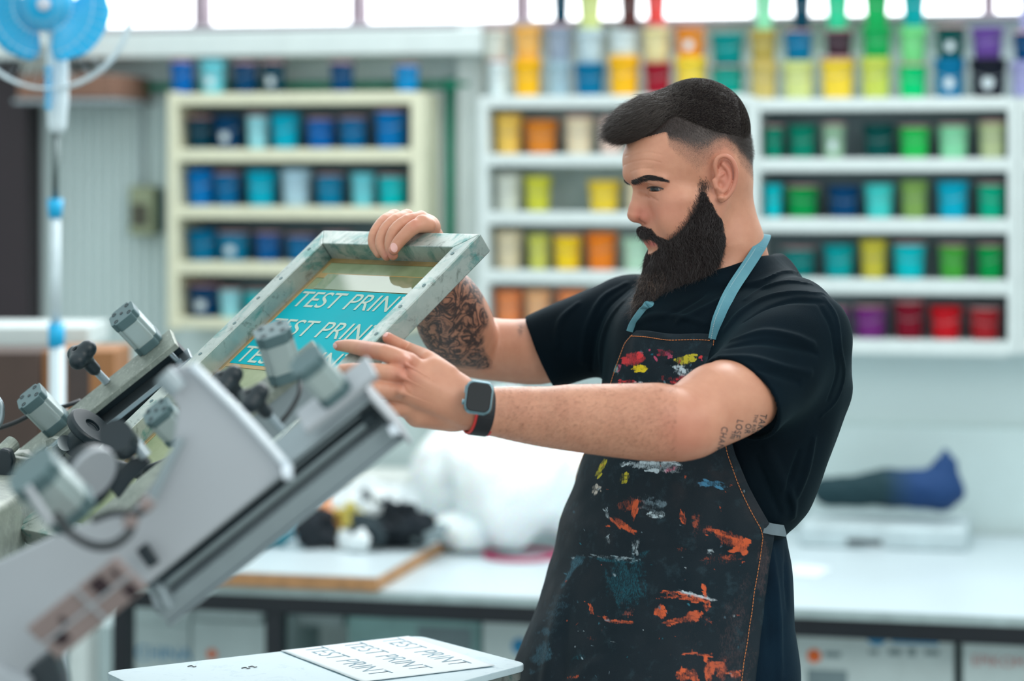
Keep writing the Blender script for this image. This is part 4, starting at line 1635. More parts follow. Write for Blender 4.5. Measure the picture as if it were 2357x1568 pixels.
M_WALL = simple('painted_wall', (206, 220, 220), 0.7, var=0.03, scale=1.5)
N = NT('corrugated_wall'); v = N.coord('Object')
M_FLOOR = simple('concrete_floor', (150, 152, 148), 0.7, var=0.15, scale=2)
M_WHITEWOOD = simple('white_painted_wood', (208, 217, 216), 0.5, var=0.04)
M_CREAM = simple('cream_painted_wood', (218, 216, 190), 0.55, var=0.05)
M_GREY = simple('grey_paint', (150, 160, 166), 0.6, var=0.06)
M_DARK = simple('dark_brown_paint', (44, 34, 40), 0.6, var=0.1)
M_RED = simple('red_brown_frame', (122, 66, 66), 0.6)
M_GREEN = simple('green_pipe_paint', (20, 132, 104), 0.45)
M_BLACK = simple('black_steel', (10, 20, 30), 0.45)

# floor
bm = bmesh.new(); box(bm, WORLD, -7, 7, -1.5, 9.5, -0.1, 0)
struct('floor', bm, M_FLOOR)
# back wall: solid below the windows, openings above
ZS = wz(1000, 52, 0.0)          # sill height
bm = bmesh.new(); box(bm, WF, -5, 5, -0.12, 0, 0, ZS)
struct('wall_back', bm, M_WALL)
bm = bmesh.new(); box(bm, WF, -5, 5, -0.12, 0, ZS + 2.3, ZS + 2.8)
struct('wall_back_upper', bm, M_WALL)
bm = bmesh.new()
for px in (458, 820, 1198, 2275):
    s0, s1 = ws(px - 15, 0), ws(px + 15, 0)
    box(bm, WF, s0, s1, -0.09, 0.0, ZS, ZS + 2.3)
struct('trim_1', bm, simple('window_mullion', (140, 124, 134), 0.6))
bm = bmesh.new(); box(bm, WF, -5, 5, -0.10, 0.05, ZS - 0.012, ZS)
struct('trim_2', bm, simple('window_sill', (168, 160, 168), 0.6))
# corrugated ribs on the left part of the wall
bm = bmesh.new()
for k in range(16):
    x = 62 + k * 22
    box(bm, WF, ws(x, 0), ws(x + 9, 0), 0.0, 0.012, 0.3, wz(300, 190, 0))
struct('trim_3', bm, M_WALL)
# frosted daylight windows
NW = NT('daylight_glazing')
em = NW.new('ShaderNodeEmission')
em.inputs['Color'].default_value = (0.93, 0.97, 1.0, 1)
em.inputs['Strength'].default_value = 3.8
NW.link(em.outputs[0], NW.out.inputs['Surface'])
xs = [150, 443, 473, 805, 835, 1183, 1213, 2260, 2290, 2700]
wn = 1
edges = [(-400, 443), (473, 805), (835, 1183), (1213, 1720), (1750, 2260), (2290, 2900)]
for a, b in edges:
    bm = bmesh.new(); box(bm, WF, ws(a, 0), ws(b, 0), -0.07, -0.06, ZS, ZS + 2.3)
    struct('window_%d' % wn, bm, NW.m)
    wn += 1

# beam / ledge under the left windows, and the white box column left of the shelves
bm = bmesh.new(); wbox(bm, -200, 1110, 72, 128, 0.16, 0.0, px=640)
struct('trim_4', bm, M_WHITEWOOD, bevel=0.004)
bm = bmesh.new()
wbox(bm, 1052, 1108, 60, 1250, 0.06, 0.0)
wbox(bm, 985, 1020, 190, 1250, 0.04, 0.0)
struct('trim_5', bm, M_WHITEWOOD, bevel=0.004)
# skirting panel line at the right, below the shelves
bm = bmesh.new(); wbox(bm, 1700, 2600, 980, 1300, 0.03, 0.0, px=2100)
struct('trim_6', bm, simple('pale_panel', (206, 222, 222), 0.6, var=0.02), bevel=0.003)
# side walls, so the room closes
bm = bmesh.new(); box(bm, WORLD, -6.2, -6.1, -1, 9, 0, 3.6); struct('wall_left', bm, M_WALL)
bm = bmesh.new(); box(bm, WORLD, 6.1, 6.2, -1, 9, 0, 3.6); struct('wall_right', bm, M_WALL)

# dark door post at the far left
bm = bmesh.new(); wbox(bm, -160, 62, 112, 750, 0.10, 0.0)
post = obj('door_panel', bm, M_DARK, label='tall dark brown door panel at the left edge of the wall', cat='door', bevel=0.004)
# green pipe: a run along the ledge and a drop
bm = bmesh.new()
zp = wz(700, 197, 0.06)
cyl(bm, WF(ws(290, 0.05), 0.05, zp), WF(ws(1082, 0.05), 0.05, zp), 0.012, n=14)
pipe = obj('green_pipe', bm, M_GREEN, label='green painted pipe running along the wall above the cream rack', cat='pipe', smooth=True)
bm = bmesh.new()
cyl(bm, WF(ws(1036, 0.05), 0.05, zp), WF(ws(1036, 0.05), 0.05, wz(1036, 1150, 0.05)), 0.010, n=14)
obj('down_pipe', bm, M_GREEN, pipe, smooth=True)
bm = bmesh.new()
cyl(bm, WF(ws(1022, 0.05), 0.05, zp), WF(ws(1050, 0.05), 0.05, zp), 0.017, n=14)
obj('pipe_tee', bm, M_GREEN, pipe, smooth=True)

# ------------------------------------------------------------------ shelving
SF = 0.20     # shelf front, metres off the wall
rack = empty('wall_rack', WF(ws(680, SF), 0.1, wz(680, 760, SF)), 'cream painted wooden rack holding blue ink buckets', 'rack')
for x0, x1 in ((385, 408), (945, 975)):
    wobj('side_panel', x0, x1, 212, 760, SF, 0.005, M_CREAM, rack)
for i, (y0, y1) in enumerate(((213, 240), (342, 372), (475, 504), (604, 634), (736, 760))):
    wobj('shelf_board', 406, 947, y0, y1, SF - (0.002 if i else -0.001), 0.01, M_CREAM, rack)
bm = box(bmesh.new(), WF, ws(406, SF), ws(947, SF), 0.004, 0.012, wz(676, 742, SF), wz(676, 226, SF))
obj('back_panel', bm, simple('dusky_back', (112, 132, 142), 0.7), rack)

unit = empty('shelf_unit', WF(ws(1420, SF), 0.1, wz(1420, 800, SF)), 'white shelving with orange and yellow ink buckets behind the man', 'shelf')
for x0, x1 in ((1100, 1122), (1716, 1738)):
    wobj('side_panel', x0, x1, 222, 812, SF, 0.005, M_WHITEWOOD, unit)
for i, (y0, y1) in enumerate(((219, 246), (354, 382), (488, 518), (624, 655), (760, 790))):
    wobj('shelf_board', 1120, 1718, y0, y1, SF - (0.002 if i else -0.001), 0.01, M_WHITEWOOD, unit)
bm = box(bmesh.new(), WF, ws(1120, SF), ws(1718, SF), 0.004, 0.012, wz(1419, 766, SF), wz(1419, 236, SF))
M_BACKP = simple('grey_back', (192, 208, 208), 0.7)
obj('back_panel', bm, M_BACKP, unit)
unit2 = empty('shelf_unit', WF(ws(2040, SF), 0.1, wz(2040, 815, SF)), 'white shelving with green and red ink buckets right of the man', 'shelf')
for x0, x1 in ((1738.5, 1748), (2320, 2344)):
    wobj('side_panel', x0, x1, 226, 816, SF, 0.005, M_WHITEWOOD, unit2)
for i, (y0, y1) in enumerate(((225, 254), (364, 395), (503, 536), (643, 677), (783, 816))):
    wobj('shelf_board', 1747, 2321, y0, y1, SF - (0.002 if i else -0.001), 0.01, M_WHITEWOOD, unit2)
bm = box(bmesh.new(), WF, ws(1747, SF), ws(2321, SF), 0.004, 0.012, wz(2034, 790, SF), wz(2034, 240, SF))
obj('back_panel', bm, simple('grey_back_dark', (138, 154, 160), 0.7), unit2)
unit3 = empty('shelf_unit', WF(ws(2420, SF), 0.1, wz(2420, 815, SF)), 'white shelf unit cut off by the right edge of the picture', 'shelf')
for x0, x1 in ((2346, 2364), (2560, 2580)):
    wobj('side_panel', x0, x1, 226, 816, SF, 0.005, M_WHITEWOOD, unit3)
for i, (y0, y1) in enumerate(((225, 254), (364, 395), (783, 816))):
    wobj('shelf_board', 2362, 2562, y0, y1, SF - (0.002 if i else -0.001), 0.01, M_WHITEWOOD, unit3)

# ------------------------------------------------------------------ ink buckets
KBUCK = {}


def bucket_mesh():
    bm = bmesh.new()
    prof = [(0.0, 0), (0.375, 0), (0.388, 0.012), (0.435, 0.55), (0.455, 0.80), (0.485, 0.805), (0.488, 0.86), (0.462, 0.865), (0.468, 0.925), (0.0, 0.925)]
    lathe(bm, WORLD, prof, 24)
    me = bpy.data.meshes.new('bucket_body')
    bm.normal_update(); bm.to_mesh(me); bm.free()
    for p in me.polygons: p.use_smooth = abs(p.normal.z) < 0.9
    bm = bmesh.new()
    lathe(bm, WORLD, [(0.0, 0.926), (0.486, 0.926), (0.5, 0.935), (0.5, 0.985), (0.485, 0.998), (0.43, 0.998), (0.42, 0.982), (0.0, 0.982)], 24)
    ml = bpy.data.meshes.new('bucket_lid')
    bm.normal_update(); bm.to_mesh(ml); bm.free()
    for p in ml.polygons: p.use_smooth = abs(p.normal.z) < 0.9
    bm = bmesh.new()
    tube(bm, [(-0.49, 0, 0.83), (-0.44, -0.30, 0.62), (0, -0.51, 0.50), (0.44, -0.30, 0.62), (0.49, 0, 0.83)], 0.012, 6, 6)
    mh = bpy.data.meshes.new('bucket_handle')
    bm.to_mesh(mh); bm.free()
    bm = bmesh.new()      # round sticker wrapped on the front of the body
    n = 20
    c = bm.verts.new((0, -0.425, 0.36))
    rg = []
    for k in range(n):
        a = 2 * math.pi * k / n
        th = 0.36 * math.cos(a)
        zz_ = 0.36 + 0.15 * math.sin(a)
        R_ = 0.392 + 0.087 * zz_
        rg.append(bm.verts.new((R_ * math.sin(th), -R_ * math.cos(th), zz_)))
    for k in range(n): bm.faces.new((c, rg[k], rg[(k + 1) % n]))
    msk = bpy.data.meshes.new('bucket_sticker')
    bm.to_mesh(msk); bm.free()
    return me, ml, mh, msk


ME_B, ME_L, ME_H, ME_S = bucket_mesh()
for m_ in (ME_B, ME_L, ME_H, ME_S): m_.materials.append(None)
_bm = {}


def bucket_mat(rgb, rough=0.38):
    k = tuple(rgb)
    if k not in _bm:
        _bm[k] = simple('bucket_plastic', rgb, 0.5, var=0.07, scale=3)
        _bm[k].node_tree.nodes['Principled BSDF'].inputs['Specular IOR Level'].default_value = 0.12
    return _bm[k]


M_LIDP = simple('pinkish_lid', (176, 132, 132), 0.45)
M_LIDG = simple('grey_lid', (120, 140, 148), 0.45)
M_WIRE = simple('handle_wire', (150, 156, 160), 0.35, metal=0.8)
M_STK = simple('white_sticker', (214, 226, 232), 0.5, var=0.08)
CN = {  # colour name -> rgb
 'royal blue': (0, 98, 176), 'bright blue': (0, 116, 188), 'light cyan': (110, 200, 214), 'navy': (0, 62, 104), 'dark teal': (2, 58, 78), 'sky blue': (0, 132, 196), 'pale cyan': (150, 214, 226), 'cyan': (0, 170, 200), 'mid blue': (0, 102, 156),
 'whitish blue': (176, 208, 226), 'turquoise': (0, 186, 196), 'petrol blue': (0, 112, 156), 'teal blue': (0, 122, 164), 'teal': (0, 140, 140), 'deep blue': (0, 86, 150),
 'white': (212, 224, 226), 'amber': (248, 186, 36), 'peach orange': (240, 180, 96), 'slate grey': (146, 158, 176), 'blue grey': (158, 184, 196), 'pale grey': (190, 208, 214), 'dark red': (150, 24, 44), 'cream yellow': (222, 208, 156), 'orange': (232, 140, 44),
 'yellow': (240, 206, 66), 'sea green': (0, 150, 136), 'khaki': (200, 178, 106), 'olive tan': (178, 158, 84), 'mint green': (140, 216, 172), 'pale lime': (206, 214, 140), 'dark brown': (70, 50, 60), 'lime': (196, 206, 92), 'green': (28, 166, 90), 'light green': (116, 208, 132), 'bright green': (0, 196, 116),
 'emerald green': (56, 196, 146), 'ocean teal': (0, 154, 158), 'dark green': (0, 76, 74), 'black': (26, 30, 42), 'purple': (106, 74, 152), 'lavender': (158, 158, 204), 'light orange': (240, 196, 96), 'deep orange': (226, 136, 50), 'cream': (232, 214, 184), 'pale pink': (226, 196, 184),
 'forest green': (0, 128, 104), 'sage green': (150, 184, 156), 'grass green': (40, 190, 90), 'beige green': (184, 194, 150), 'off-white': (212, 214, 204), 'yellow-green': (206, 204, 70), 'beige': (222, 206, 176), 'olive yellow': (200, 200, 96), 'vivid yellow': (244, 204, 44), 'vivid orange': (238, 130, 40), 'pale green': (180, 214, 190),
 'leaf green': (0, 148, 74), 'olive green': (130, 164, 88), 'aqua': (70, 204, 200), 'emerald': (0, 168, 132), 'apple green': (70, 160, 62), 'mustard': (198, 184, 66), 'salmon': (232, 140, 90), 'peach': (232, 176, 130), 'magenta purple': (116, 44, 120), 'crimson': (124, 16, 38), 'red': (196, 24, 36), 'brick red': (164, 34, 42), 'coral red': (226, 78, 74),
 'chestnut brown': (84, 52, 50), 'indigo': (0, 66, 112), 'greenish teal': (0, 120, 118)}
ORD = ['first', 'second', 'third', 'fourth', 'fifth', 'sixth', 'seventh', 'eighth', 'ninth', 'tenth', 'eleventh', 'twelfth', 'thirteenth', 'fourteenth', 'fifteenth', 'sixteenth']


def bucket(x0, x1, y0, y1, col, label, group, sticker=False, lid='p', off=None, zbase=None, lim=None):
    w = (x1 - x0)
    off = SF - 0.03 if off is None else off
    # the front of the round body stands at `off`
    d = wdepth((x0 + x1) / 2, off)
    W = w * d / FPX * 0.985
    rad = W / 2
    s = ws((x0 + x1) / 2, off - rad)
    if lim: s = min(max(s, lim[0] + rad + .002), lim[1] - rad - .002)
    zb = wz((x0 + x1) / 2, y1, off) if zbase is None else zbase
    hgt = CAMZ - (y0 - HY) * d / FPX - zb
    root = empty('ink_bucket', WF(s, off - rad, zb), label, 'bucket', group)
    rgb = CN[col]
    for nm, me, mt in (('body', ME_B, bucket_mat(rgb)), ('lid', ME_L, M_LIDP if lid == 'p' else (bucket_mat(rgb) if lid == 's' else M_LIDG)), ('handle', ME_H, M_WIRE)) + ((('sticker', ME_S, M_STK),) if sticker else ()):
        o = bpy.data.objects.new(nm, me)
        COL.objects.link(o)
        o.parent = root
        o.scale = (W, W, hgt)
        o.rotation_euler = (0, 0, -math.radians(13.2) + RNG.uniform(-0.3, 0.3) * (0 if nm == 'sticker' else 1))
        o.material_slots[0].link = 'OBJECT'
        o.material_slots[0].material = mt
    return zb + hgt


LIM = {676.5: (408, 945), 1419: (1122, 1716), 2034: (1748, 2320)}


def row(base_board_y, items, where, group, px_ref):
    """items: x0, x1, top y, colour, sticker"""
    zb = wz(px_ref, base_board_y, SF - 0.0) + 0.0006
    lim = [ws(x, SF) for x in LIM[px_ref]] if base_board_y not in (213,) else None
    for i, it in enumerate(items):
        x0, x1, yt, col = it[:4]
        stk = len(it) > 4 and it[4]
        # keep the base on the board: the perspective shift of the board line is taken by zbase
        bucket(x0, x1, yt, 0, col, '%s ink bucket%s, %s from left %s' % (col, ' with round sticker' if stk else '', ORD[i], where), group, stk, 'p' if RNG.random() < 0.55 else 's', zbase=zb, lim=lim)


G1 = 'ink buckets on the cream rack'
row(213, [(390, 450, 137, 'royal blue'), (458, 525, 138, 'light cyan', True), (535, 598, 141, 'navy'), (600, 660, 140, 'dark teal', True), (757, 818, 141, 'indigo'), (907, 968, 146, 'sky blue')], 'on top of the cream rack', G1, 676.5)
row(342, [(412, 482, 268, 'dark teal'), (490, 562, 268, 'navy', True), (566, 620, 262, 'pale cyan'), (622, 695, 262, 'cyan'), (703, 775, 270, 'royal blue'), (778, 850, 268, 'mid blue'), (860, 943, 250, 'bright blue')], 'on highest inner shelf of cream rack', G1, 676.5)
row(475, [(412, 482, 390, 'bright blue'), (490, 558, 396, 'mid blue'), (565, 640, 393, 'cyan'), (645, 720, 390, 'whitish blue'), (725, 796, 400, 'teal blue'), (806, 866, 398, 'light cyan'), (868, 941, 402, 'turquoise')], 'on middle shelf of cream rack', G1, 676.5)
row(604, [(412, 490, 530, 'petrol blue'), (498, 582, 533, 'teal blue', True), (585, 652, 534, 'deep blue'), (656, 735, 540, 'mid blue'), (742, 812, 536, 'royal blue')], 'on second-lowest shelf of cream rack', G1, 676.5)
row(736, [(412, 496, 654, 'navy', True), (503, 560, 664, 'pale cyan'), (562, 625, 668, 'turquoise')], 'on bottom shelf of cream rack', G1, 676.5)
# white shelving, left bay
G2 = 'ink buckets in the left bay of the white shelving'
row(354, [(1128, 1197, 262, 'light orange'), (1205, 1288, 276, 'deep orange'), (1297, 1370, 263, 'cream'), (1376, 1440, 268, 'pale pink')], 'on highest shelf, left white bay', G2, 1419)
row(488, [(1130, 1198, 400, 'off-white'), (1205, 1272, 405, 'yellow-green'), (1350, 1432, 416, 'yellow'), (1438, 1500, 410, 'beige')], 'on second shelf, left white bay', G2, 1419)
row(624, [(1128, 1198, 532, 'beige'), (1213, 1267, 540, 'olive yellow'), (1271, 1343, 538, 'vivid yellow'), (1347, 1424, 536, 'vivid orange'), (1430, 1498, 548, 'pale green')], 'on third shelf, left white bay', G2, 1419)
row(760, [(1126, 1196, 668, 'salmon'), (1205, 1272, 668, 'peach'), (1280, 1352, 668, 'salmon')], 'on lowest shelf, left white bay', G2, 1419)
G3 = 'ink buckets in the right bay of the white shelving'
row(364, [(1752, 1802, 288, 'forest green'), (1812, 1882, 288, 'forest green'), (1890, 1948, 282, 'sage green', True), (1984, 2062, 286, 'dark green'), (2066, 2143, 288, 'grass green'), (2157, 2232, 284, 'mint green'), (2250, 2320, 276, 'beige green')], 'on highest shelf, right white bay', G3, 2034)
row(503, [(1750, 1797, 424, 'turquoise'), (1806, 1888, 426, 'leaf green'), (1903, 1982, 428, 'indigo'), (1987, 2060, 424, 'aqua'), (2070, 2138, 416, 'olive green'), (2154, 2232, 418, 'cyan'), (2248, 2316, 420, 'emerald')], 'on second shelf, right white bay', G3, 2034)
row(643, [(1795, 1882, 570, 'greenish teal'), (1893, 1970, 564, 'ocean teal'), (1977, 2044, 552, 'mustard'), (2052, 2134, 558, 'turquoise'), (2158, 2228, 562, 'apple green'), (2246, 2314, 562, 'leaf green')], 'on third shelf, right white bay', G3, 2034)
row(783, [(1885, 1955, 708, 'magenta purple'), (1962, 2045, 704, 'magenta purple'), (2056, 2130, 692, 'crimson'), (2138, 2216, 706, 'red'), (2228, 2306, 708, 'brick red')], 'on lowest shelf, right white bay', G3, 2034)


def stack(items, n, group='stacked ink buckets on top of the white shelving', base=None, ref=None):
    """items from the bottom up: x0, x1, top y, colour, sticker"""
    zb = base
    lev = ['bottom', 'middle', 'top'] if len(items) == 3 else (['bottom', 'top'] if len(items) == 2 else ['only'])
    for i, it in enumerate(items):
        x0, x1, yt, col = it[:4]
        stk = len(it) > 4 and it[4]
        zb = bucket(x0, x1, yt, 0, col, '%s ink bucket%s, %s of %s stack from left above the white shelving' % (col, ' with sticker' if stk else '', lev[i], ORD[n]), group, stk, 'p' if RNG.random() < 0.4 else 's', zbase=zb) + 0.0006


zl = wz(1419, 219, SF) + 0.0016
zr = wz(2034, 225, SF) + 0.0016
cols = [
 [(1122, 1172, 136, 'white'), (1108, 1172, 62, 'off-white')],
 [(1178, 1250, 136, 'amber'), (1180, 1250, 60, 'peach orange')],
 [(1254, 1317, 140, 'blue grey'), (1254, 1318, 54, 'slate grey'), (1270, 1312, -30, 'dark teal')],
 [(1320, 1396, 145, 'petrol blue'), (1324, 1392, 66, 'pale grey'), (1328, 1388, -30, 'pale lime')],
 [(1398, 1476, 128, 'amber'), (1400, 1472, 68, 'white'), (1424, 1474, -30, 'chestnut brown')],
 [(1480, 1548, 144, 'dark red'), (1478, 1545, 56, 'cream yellow'), (1484, 1536, -30, 'coral red')],
 [(1551, 1630, 130, 'yellow'), (1552, 1626, 58, 'orange', True)],
 [(1633, 1716, 150, 'sea green'), (1634, 1716, 76, 'teal')],
 [(1724, 1792, 140, 'khaki'), (1724, 1790, 68, 'olive tan'), (1736, 1782, -30, 'mint green')],
 [(1798, 1877, 140, 'pale lime'), (1802, 1874, 68, 'petrol blue'), (1822, 1868, -30, 'dark teal')],
 [(1886, 1971, 130, 'yellow'), (1896, 1966, 68, 'dark brown'), (1898, 1956, -30, 'emerald green')],
 [(1979, 2054, 132, 'lime'), (1982, 2054, 62, 'green'), (1986, 2048, -30, 'green')],
 [(2066, 2136, 146, 'bright green'), (2070, 2134, 60, 'light green'), (2074, 2132, -30, 'ocean teal')],
 [(2148, 2224, 134, 'petrol blue', True), (2152, 2224, 58, 'dark green', True)],
 [(2230, 2320, 134, 'black', True), (2234, 2312, 62, 'purple')],
 [(2324, 2400, 140, 'lavender'), (2330, 2400, 72, 'indigo'), (2344, 2400, -30, 'lavender')],
]
for i, c_ in enumerate(cols):
    stack(c_, i, base=zl if c_[0][0] < 1700 else zr)

# ------------------------------------------------------------------ tables
M_TOP = simple('white_table_top', (190, 203, 208), 0.35, var=0.02, scale=3)
M_WOODE = simple('raw_wood_edge', (176, 130, 88), 0.6, var=0.2, scale=30)
M_EDGE = simple('grey_edge', (160, 178, 180), 0.5)
HT = 0.700
TO = 1.20
dT = lambda px: wdepth(px, TO)


def table(s0, s1, label, legs):
    t = empty('work_table', WF((s0 + s1) / 2, TO / 2, 0), label, 'table')
    bm = bmesh.new(); box(bm, WF, s0, s1, 0.06, TO, HT - 0.022, HT)
    top = obj('table_top', bm, M_TOP, t, bevel=0.002)
    bm = bmesh.new(); box(bm, WF, s0, s1, TO, TO + 0.002, HT - 0.0215, HT - 0.004)
    obj('edge_band', bm, M_EDGE, top)
    bm = bmesh.new()
    box(bm, WF, s0 + .01, s1 - .01, TO - 0.045, TO - 0.005, HT - 0.062, HT - 0.0225)
    obj('front_beam', bm, M_BLACK, t, bevel=0.002)
    bm = bmesh.new()
    box(bm, WF, s0 + .01, s1 - .01, 0.10, 0.14, HT - 0.062, HT - 0.0225)
    obj('rear_beam', bm, M_BLACK, t, bevel=0.002)
    for s in legs:
        for y in (TO - 0.045, 0.10):
            bm = bmesh.new(); box(bm, WF, s, s + 0.04, y, y + 0.04, 0, HT - 0.0625)
            obj('leg', bm, M_BLACK, t, bevel=0.002)
    return t


table(ws(250, TO), ws(1560, TO), 'long white work table with black steel legs on the left, wooden board on it', [ws(256, TO), ws(608, TO), ws(1500, TO)])
table(ws(1562, TO), ws(2900, TO), 'long white work table with black frame on the right behind the man', [ws(1580, TO), ws(2700, TO)])
# thick wooden board with a white top on the left table
bm = bmesh.new()
board_x0, board_x1 = ws(252, TO + .02), ws(868, TO + .02)
box(bm, WF, board_x0, board_x1, 0.50, TO + .02, HT + 0.0005, HT + 0.030)
brd = obj('wooden_board', bm, M_WOODE, bevel=0.002, label='thick wooden board with a white face lying on the left table', cat='board')
bm = bmesh.new(); box(bm, WF, board_x0 + .002, board_x1 - .002, 0.502, TO + .018, HT + 0.0301, HT + 0.0325)
obj('white_face', bm, M_TOP, brd)


def tpt(px, py, h=HT):
    """the point on a table plane of height h seen at px,py, in wall coordinates (s, off)"""
    d = (CAMZ - h) * FPX / (py - HY)
    X = (px - CX) * d / FPX
    v = Vector((X, d - WD, 0))
    return v.dot(WE), v.dot(WN), d


def blobmesh(name, c, rx, ry, rz, seed, h=0.012, amp=0.35, freq=9.0, flat=True, k=0.02, n=5):
    """crumpled soft heap"""
    r = np.random.default_rng(seed)
    F = SDF()
    c = np.array(c)
    for i in range(n):
        o = np.array([r.uniform(-.5, .5) * rx, r.uniform(-.5, .5) * ry, r.uniform(-.1, .45) * rz])
        F.el(c + o, (rx * r.uniform(.35, .6), ry * r.uniform(.35, .6), rz * r.uniform(.4, .65)), k)
    F.fn(lambda X, Y, Z: amp * 0.02 * noise3(X, Y, Z, seed, freq * 6) + amp * 0.012 * np.abs(noise3(X, Y, Z, seed + 1, freq * 12)), (-9, -9, -9), (9, 9, 9), 0, 'd')
    p, q = F.mesh(name, h, 32)
    p[:, 2] = np.maximum(p[:, 2], c[2] - rz * 0.45)
    return np_mesh(name, p, q)


def heap(name, px, py, w_px, h_px, mat, seed, label, cat, group=None, hh=HT, amp=.35, n=5, deep=1.0, freq=9.0, res=0.010):
    s, o, d = tpt(px, py, hh)
    W, Hh = w_px * d / FPX, h_px * d / FPX
    c = WF(s, o, hh + Hh * 0.45 + .001)
    me = blobmesh(name, c, W * .95, W * .7 * deep, Hh, seed, res, amp, freq, n=n)
    return obj(name, me, mat, smooth=True, label=label, cat=cat, group=group)


HB = HT + 0.034
fab = {'black': (16, 26, 34), 'white': (226, 232, 234), 'teal': (0, 130, 150), 'orange': (236, 160, 112), 'yellow': (206, 190, 96), 'pale blue': (120, 180, 200), 'grey': (120, 136, 140), 'charcoal': (36, 50, 56)}
FM = {k: simple('cotton_scrap', v, 0.85, var=0.12) for k, v in fab.items()}
GS = 'fabric scraps heaped on the wooden board'
for i, (n_, px, py, w, h, lab) in enumerate([
    ('teal', 640, 1246, 44, 34, 'small teal fabric scrap at the left end of the scrap heap'),
    ('pale blue', 665, 1226, 60, 50, 'pale blue fabric scrap behind the teal one in the heap'),
    ('black', 702, 1252, 72, 62, 'large black fabric scrap on the left of the scrap heap'),
    ('white', 712, 1200, 60, 44, 'white fabric scrap lying over the large black one'),
    ('orange', 754, 1246, 54, 64, 'orange fabric scrap in the middle of the scrap heap'),
    ('yellow', 797, 1246, 46, 50, 'mustard yellow fabric scrap right of the orange one'),
    ('white', 800, 1262, 34, 28, 'small white fabric scrap in front of the yellow one'),
    ('charcoal', 842, 1258, 48, 60, 'charcoal fabric scrap in front of the white roll of cloth'),
    ('white', 874, 1246, 44, 80, 'tall white crumpled scrap standing in the scrap heap'),
    ('black', 922, 1256, 78, 66, 'black fabric scrap sloping down at the right of the heap'),
    ('grey', 962, 1248, 60, 34, 'grey fabric scrap at the right end of the scrap heap'),
    ('white', 800, 1172, 190, 64, 'broad white cloth bundle at the back of the scrap heap'),
    ('charcoal', 868, 1150, 50, 30, 'dark cap-like scrap on top of the white cloth bundle')]):
    heap('fabric_scrap', px, py + 8 if i < 11 else py + 36, w * 1.15, h * 1.1, FM[n_], 40 + i, lab, 'fabric', GS, hh=HB if i != 12 else HB + 0.03, amp=1.15, n=6, deep=.8, freq=13, res=0.005)
# white carton leaning behind
s, o, d = tpt(880, 1190, HT)
bm = bmesh.new(); box(bm, WF, s - .26, s + .12, 0.08, 0.30, HT + 0.001, HT + 0.13)
bx_ = obj('white_carton', bm, simple('white_card', (232, 234, 230), 0.6, var=0.02), label='flat white carton on the table behind the fabric scraps', cat='box', bevel=0.004)
# plastic bags in the middle
NP = NT('thin_plastic')
NP.set(Base_Color=hexcol(240, 246, 248), Roughness=0.45)
NP.bsdf.inputs['Subsurface Weight'].default_value = 0.5
NP.bsdf.inputs['Subsurface Scale'].default_value = 0.05
M_PLASTIC = NP.m
heap('plastic_bag', 1215, 1262, 275, 250, M_PLASTIC, 71, 'big crumpled white plastic bag on the table left of the man', 'bag', 'plastic bags on the left table', amp=.7, n=9, freq=4)
heap('plastic_bag', 1078, 1272, 84, 84, M_PLASTIC, 72, 'small white plastic bag with an orange print beside the big bag', 'bag', 'plastic bags on the left table', amp=.6, n=6, freq=5)
heap('plastic_bag', 1040, 1222, 110, 90, M_PLASTIC, 73, 'white plastic bag at the back, next to the flat carton', 'bag', 'plastic bags on the left table', amp=.6, n=6, freq=5)
s, o, d = tpt(1068, 1246, HT)
for q_, (a, b, c_, e_) in enumerate(((1046, 1072, 1182, 1194), (1112, 1140, 1184, 1210))):
    bm = bmesh.new()
    o2 = o + 0.105
    box(bm, WF, ws(a, o2), ws(b, o2), o2 - 0.008, o2, wz(a, e_, o2), wz(a, c_, o2))
    obj('orange_tape', bm, simple('orange_print', (240, 120, 60), 0.5), bevel=0.001, label=('narrow' if q_ == 0 else 'wide') + ' strip of orange tape across the small plastic bag', cat='tape')
# magenta cord ring
s, o, d = tpt(1198, 1282)
bm = bmesh.new()
pts = [WF(s + 0.085 * math.cos(a), o + 0.09 * math.sin(a), HT + 0.006) for a in np.linspace(0, 2 * math.pi, 25)]
tube(bm, pts, 0.0055, 8, 2, closed=True)
obj('cord_loop', bm, simple('magenta_cord', (180, 30, 90), 0.6), label='magenta cord loop lying on the table by the plastic bag', cat='cord', smooth=True)

# right: garment bag on a flat grey machine
mach = empty('office_machine', WF(ws(2030, .4), .25, HT), 'low pale grey machine on the right table carrying dark cloth', 'machine')
bm = bmesh.new(); wbox(bm, 1845, 2215, 1165, 1206, 0.36, 0.08, px=2030)
z0 = HT + 0.0005
bm.free(); bm = bmesh.new()
box(bm, WF, ws(1840, .36), ws(2225, .36), 0.08, 0.36, z0, z0 + 0.055)
mb = obj('housing', bm, simple('pale_grey_plastic', (186, 200, 204), 0.5), mach, bevel=0.008)
bm = bmesh.new(); box(bm, WF, ws(1950, .36), ws(2030, .36), 0.355, 0.364, z0 + 0.010, z0 + 0.022)
obj('slot', bm, M_BLACK, mach)
F = SDF()
zt = z0 + 0.058
def q3(px, py, off=0.24): return np.array(WF(ws(px, off), off, wz(px, py, off)))
F.chain([q3(1905, 1130), q3(1960, 1128), q3(2030, 1122), q3(2110, 1126), q3(2165, 1130)], [0.034, 0.040, 0.047, 0.050, 0.044], 0.03)
F.chain([q3(2165, 1120), q3(2175, 1075), q3(2176, 1042)], [0.050, 0.028, 0.009], 0.03)
F.chain([q3(2165, 1130), q3(2205, 1132)], [0.030, 0.012], 0.03)
F.fn(lambda X, Y, Z: 0.005 * noise3(X, Y, Z, 7, 60), (-9, -9, -9), (9, 9, 9), 0, 'd')
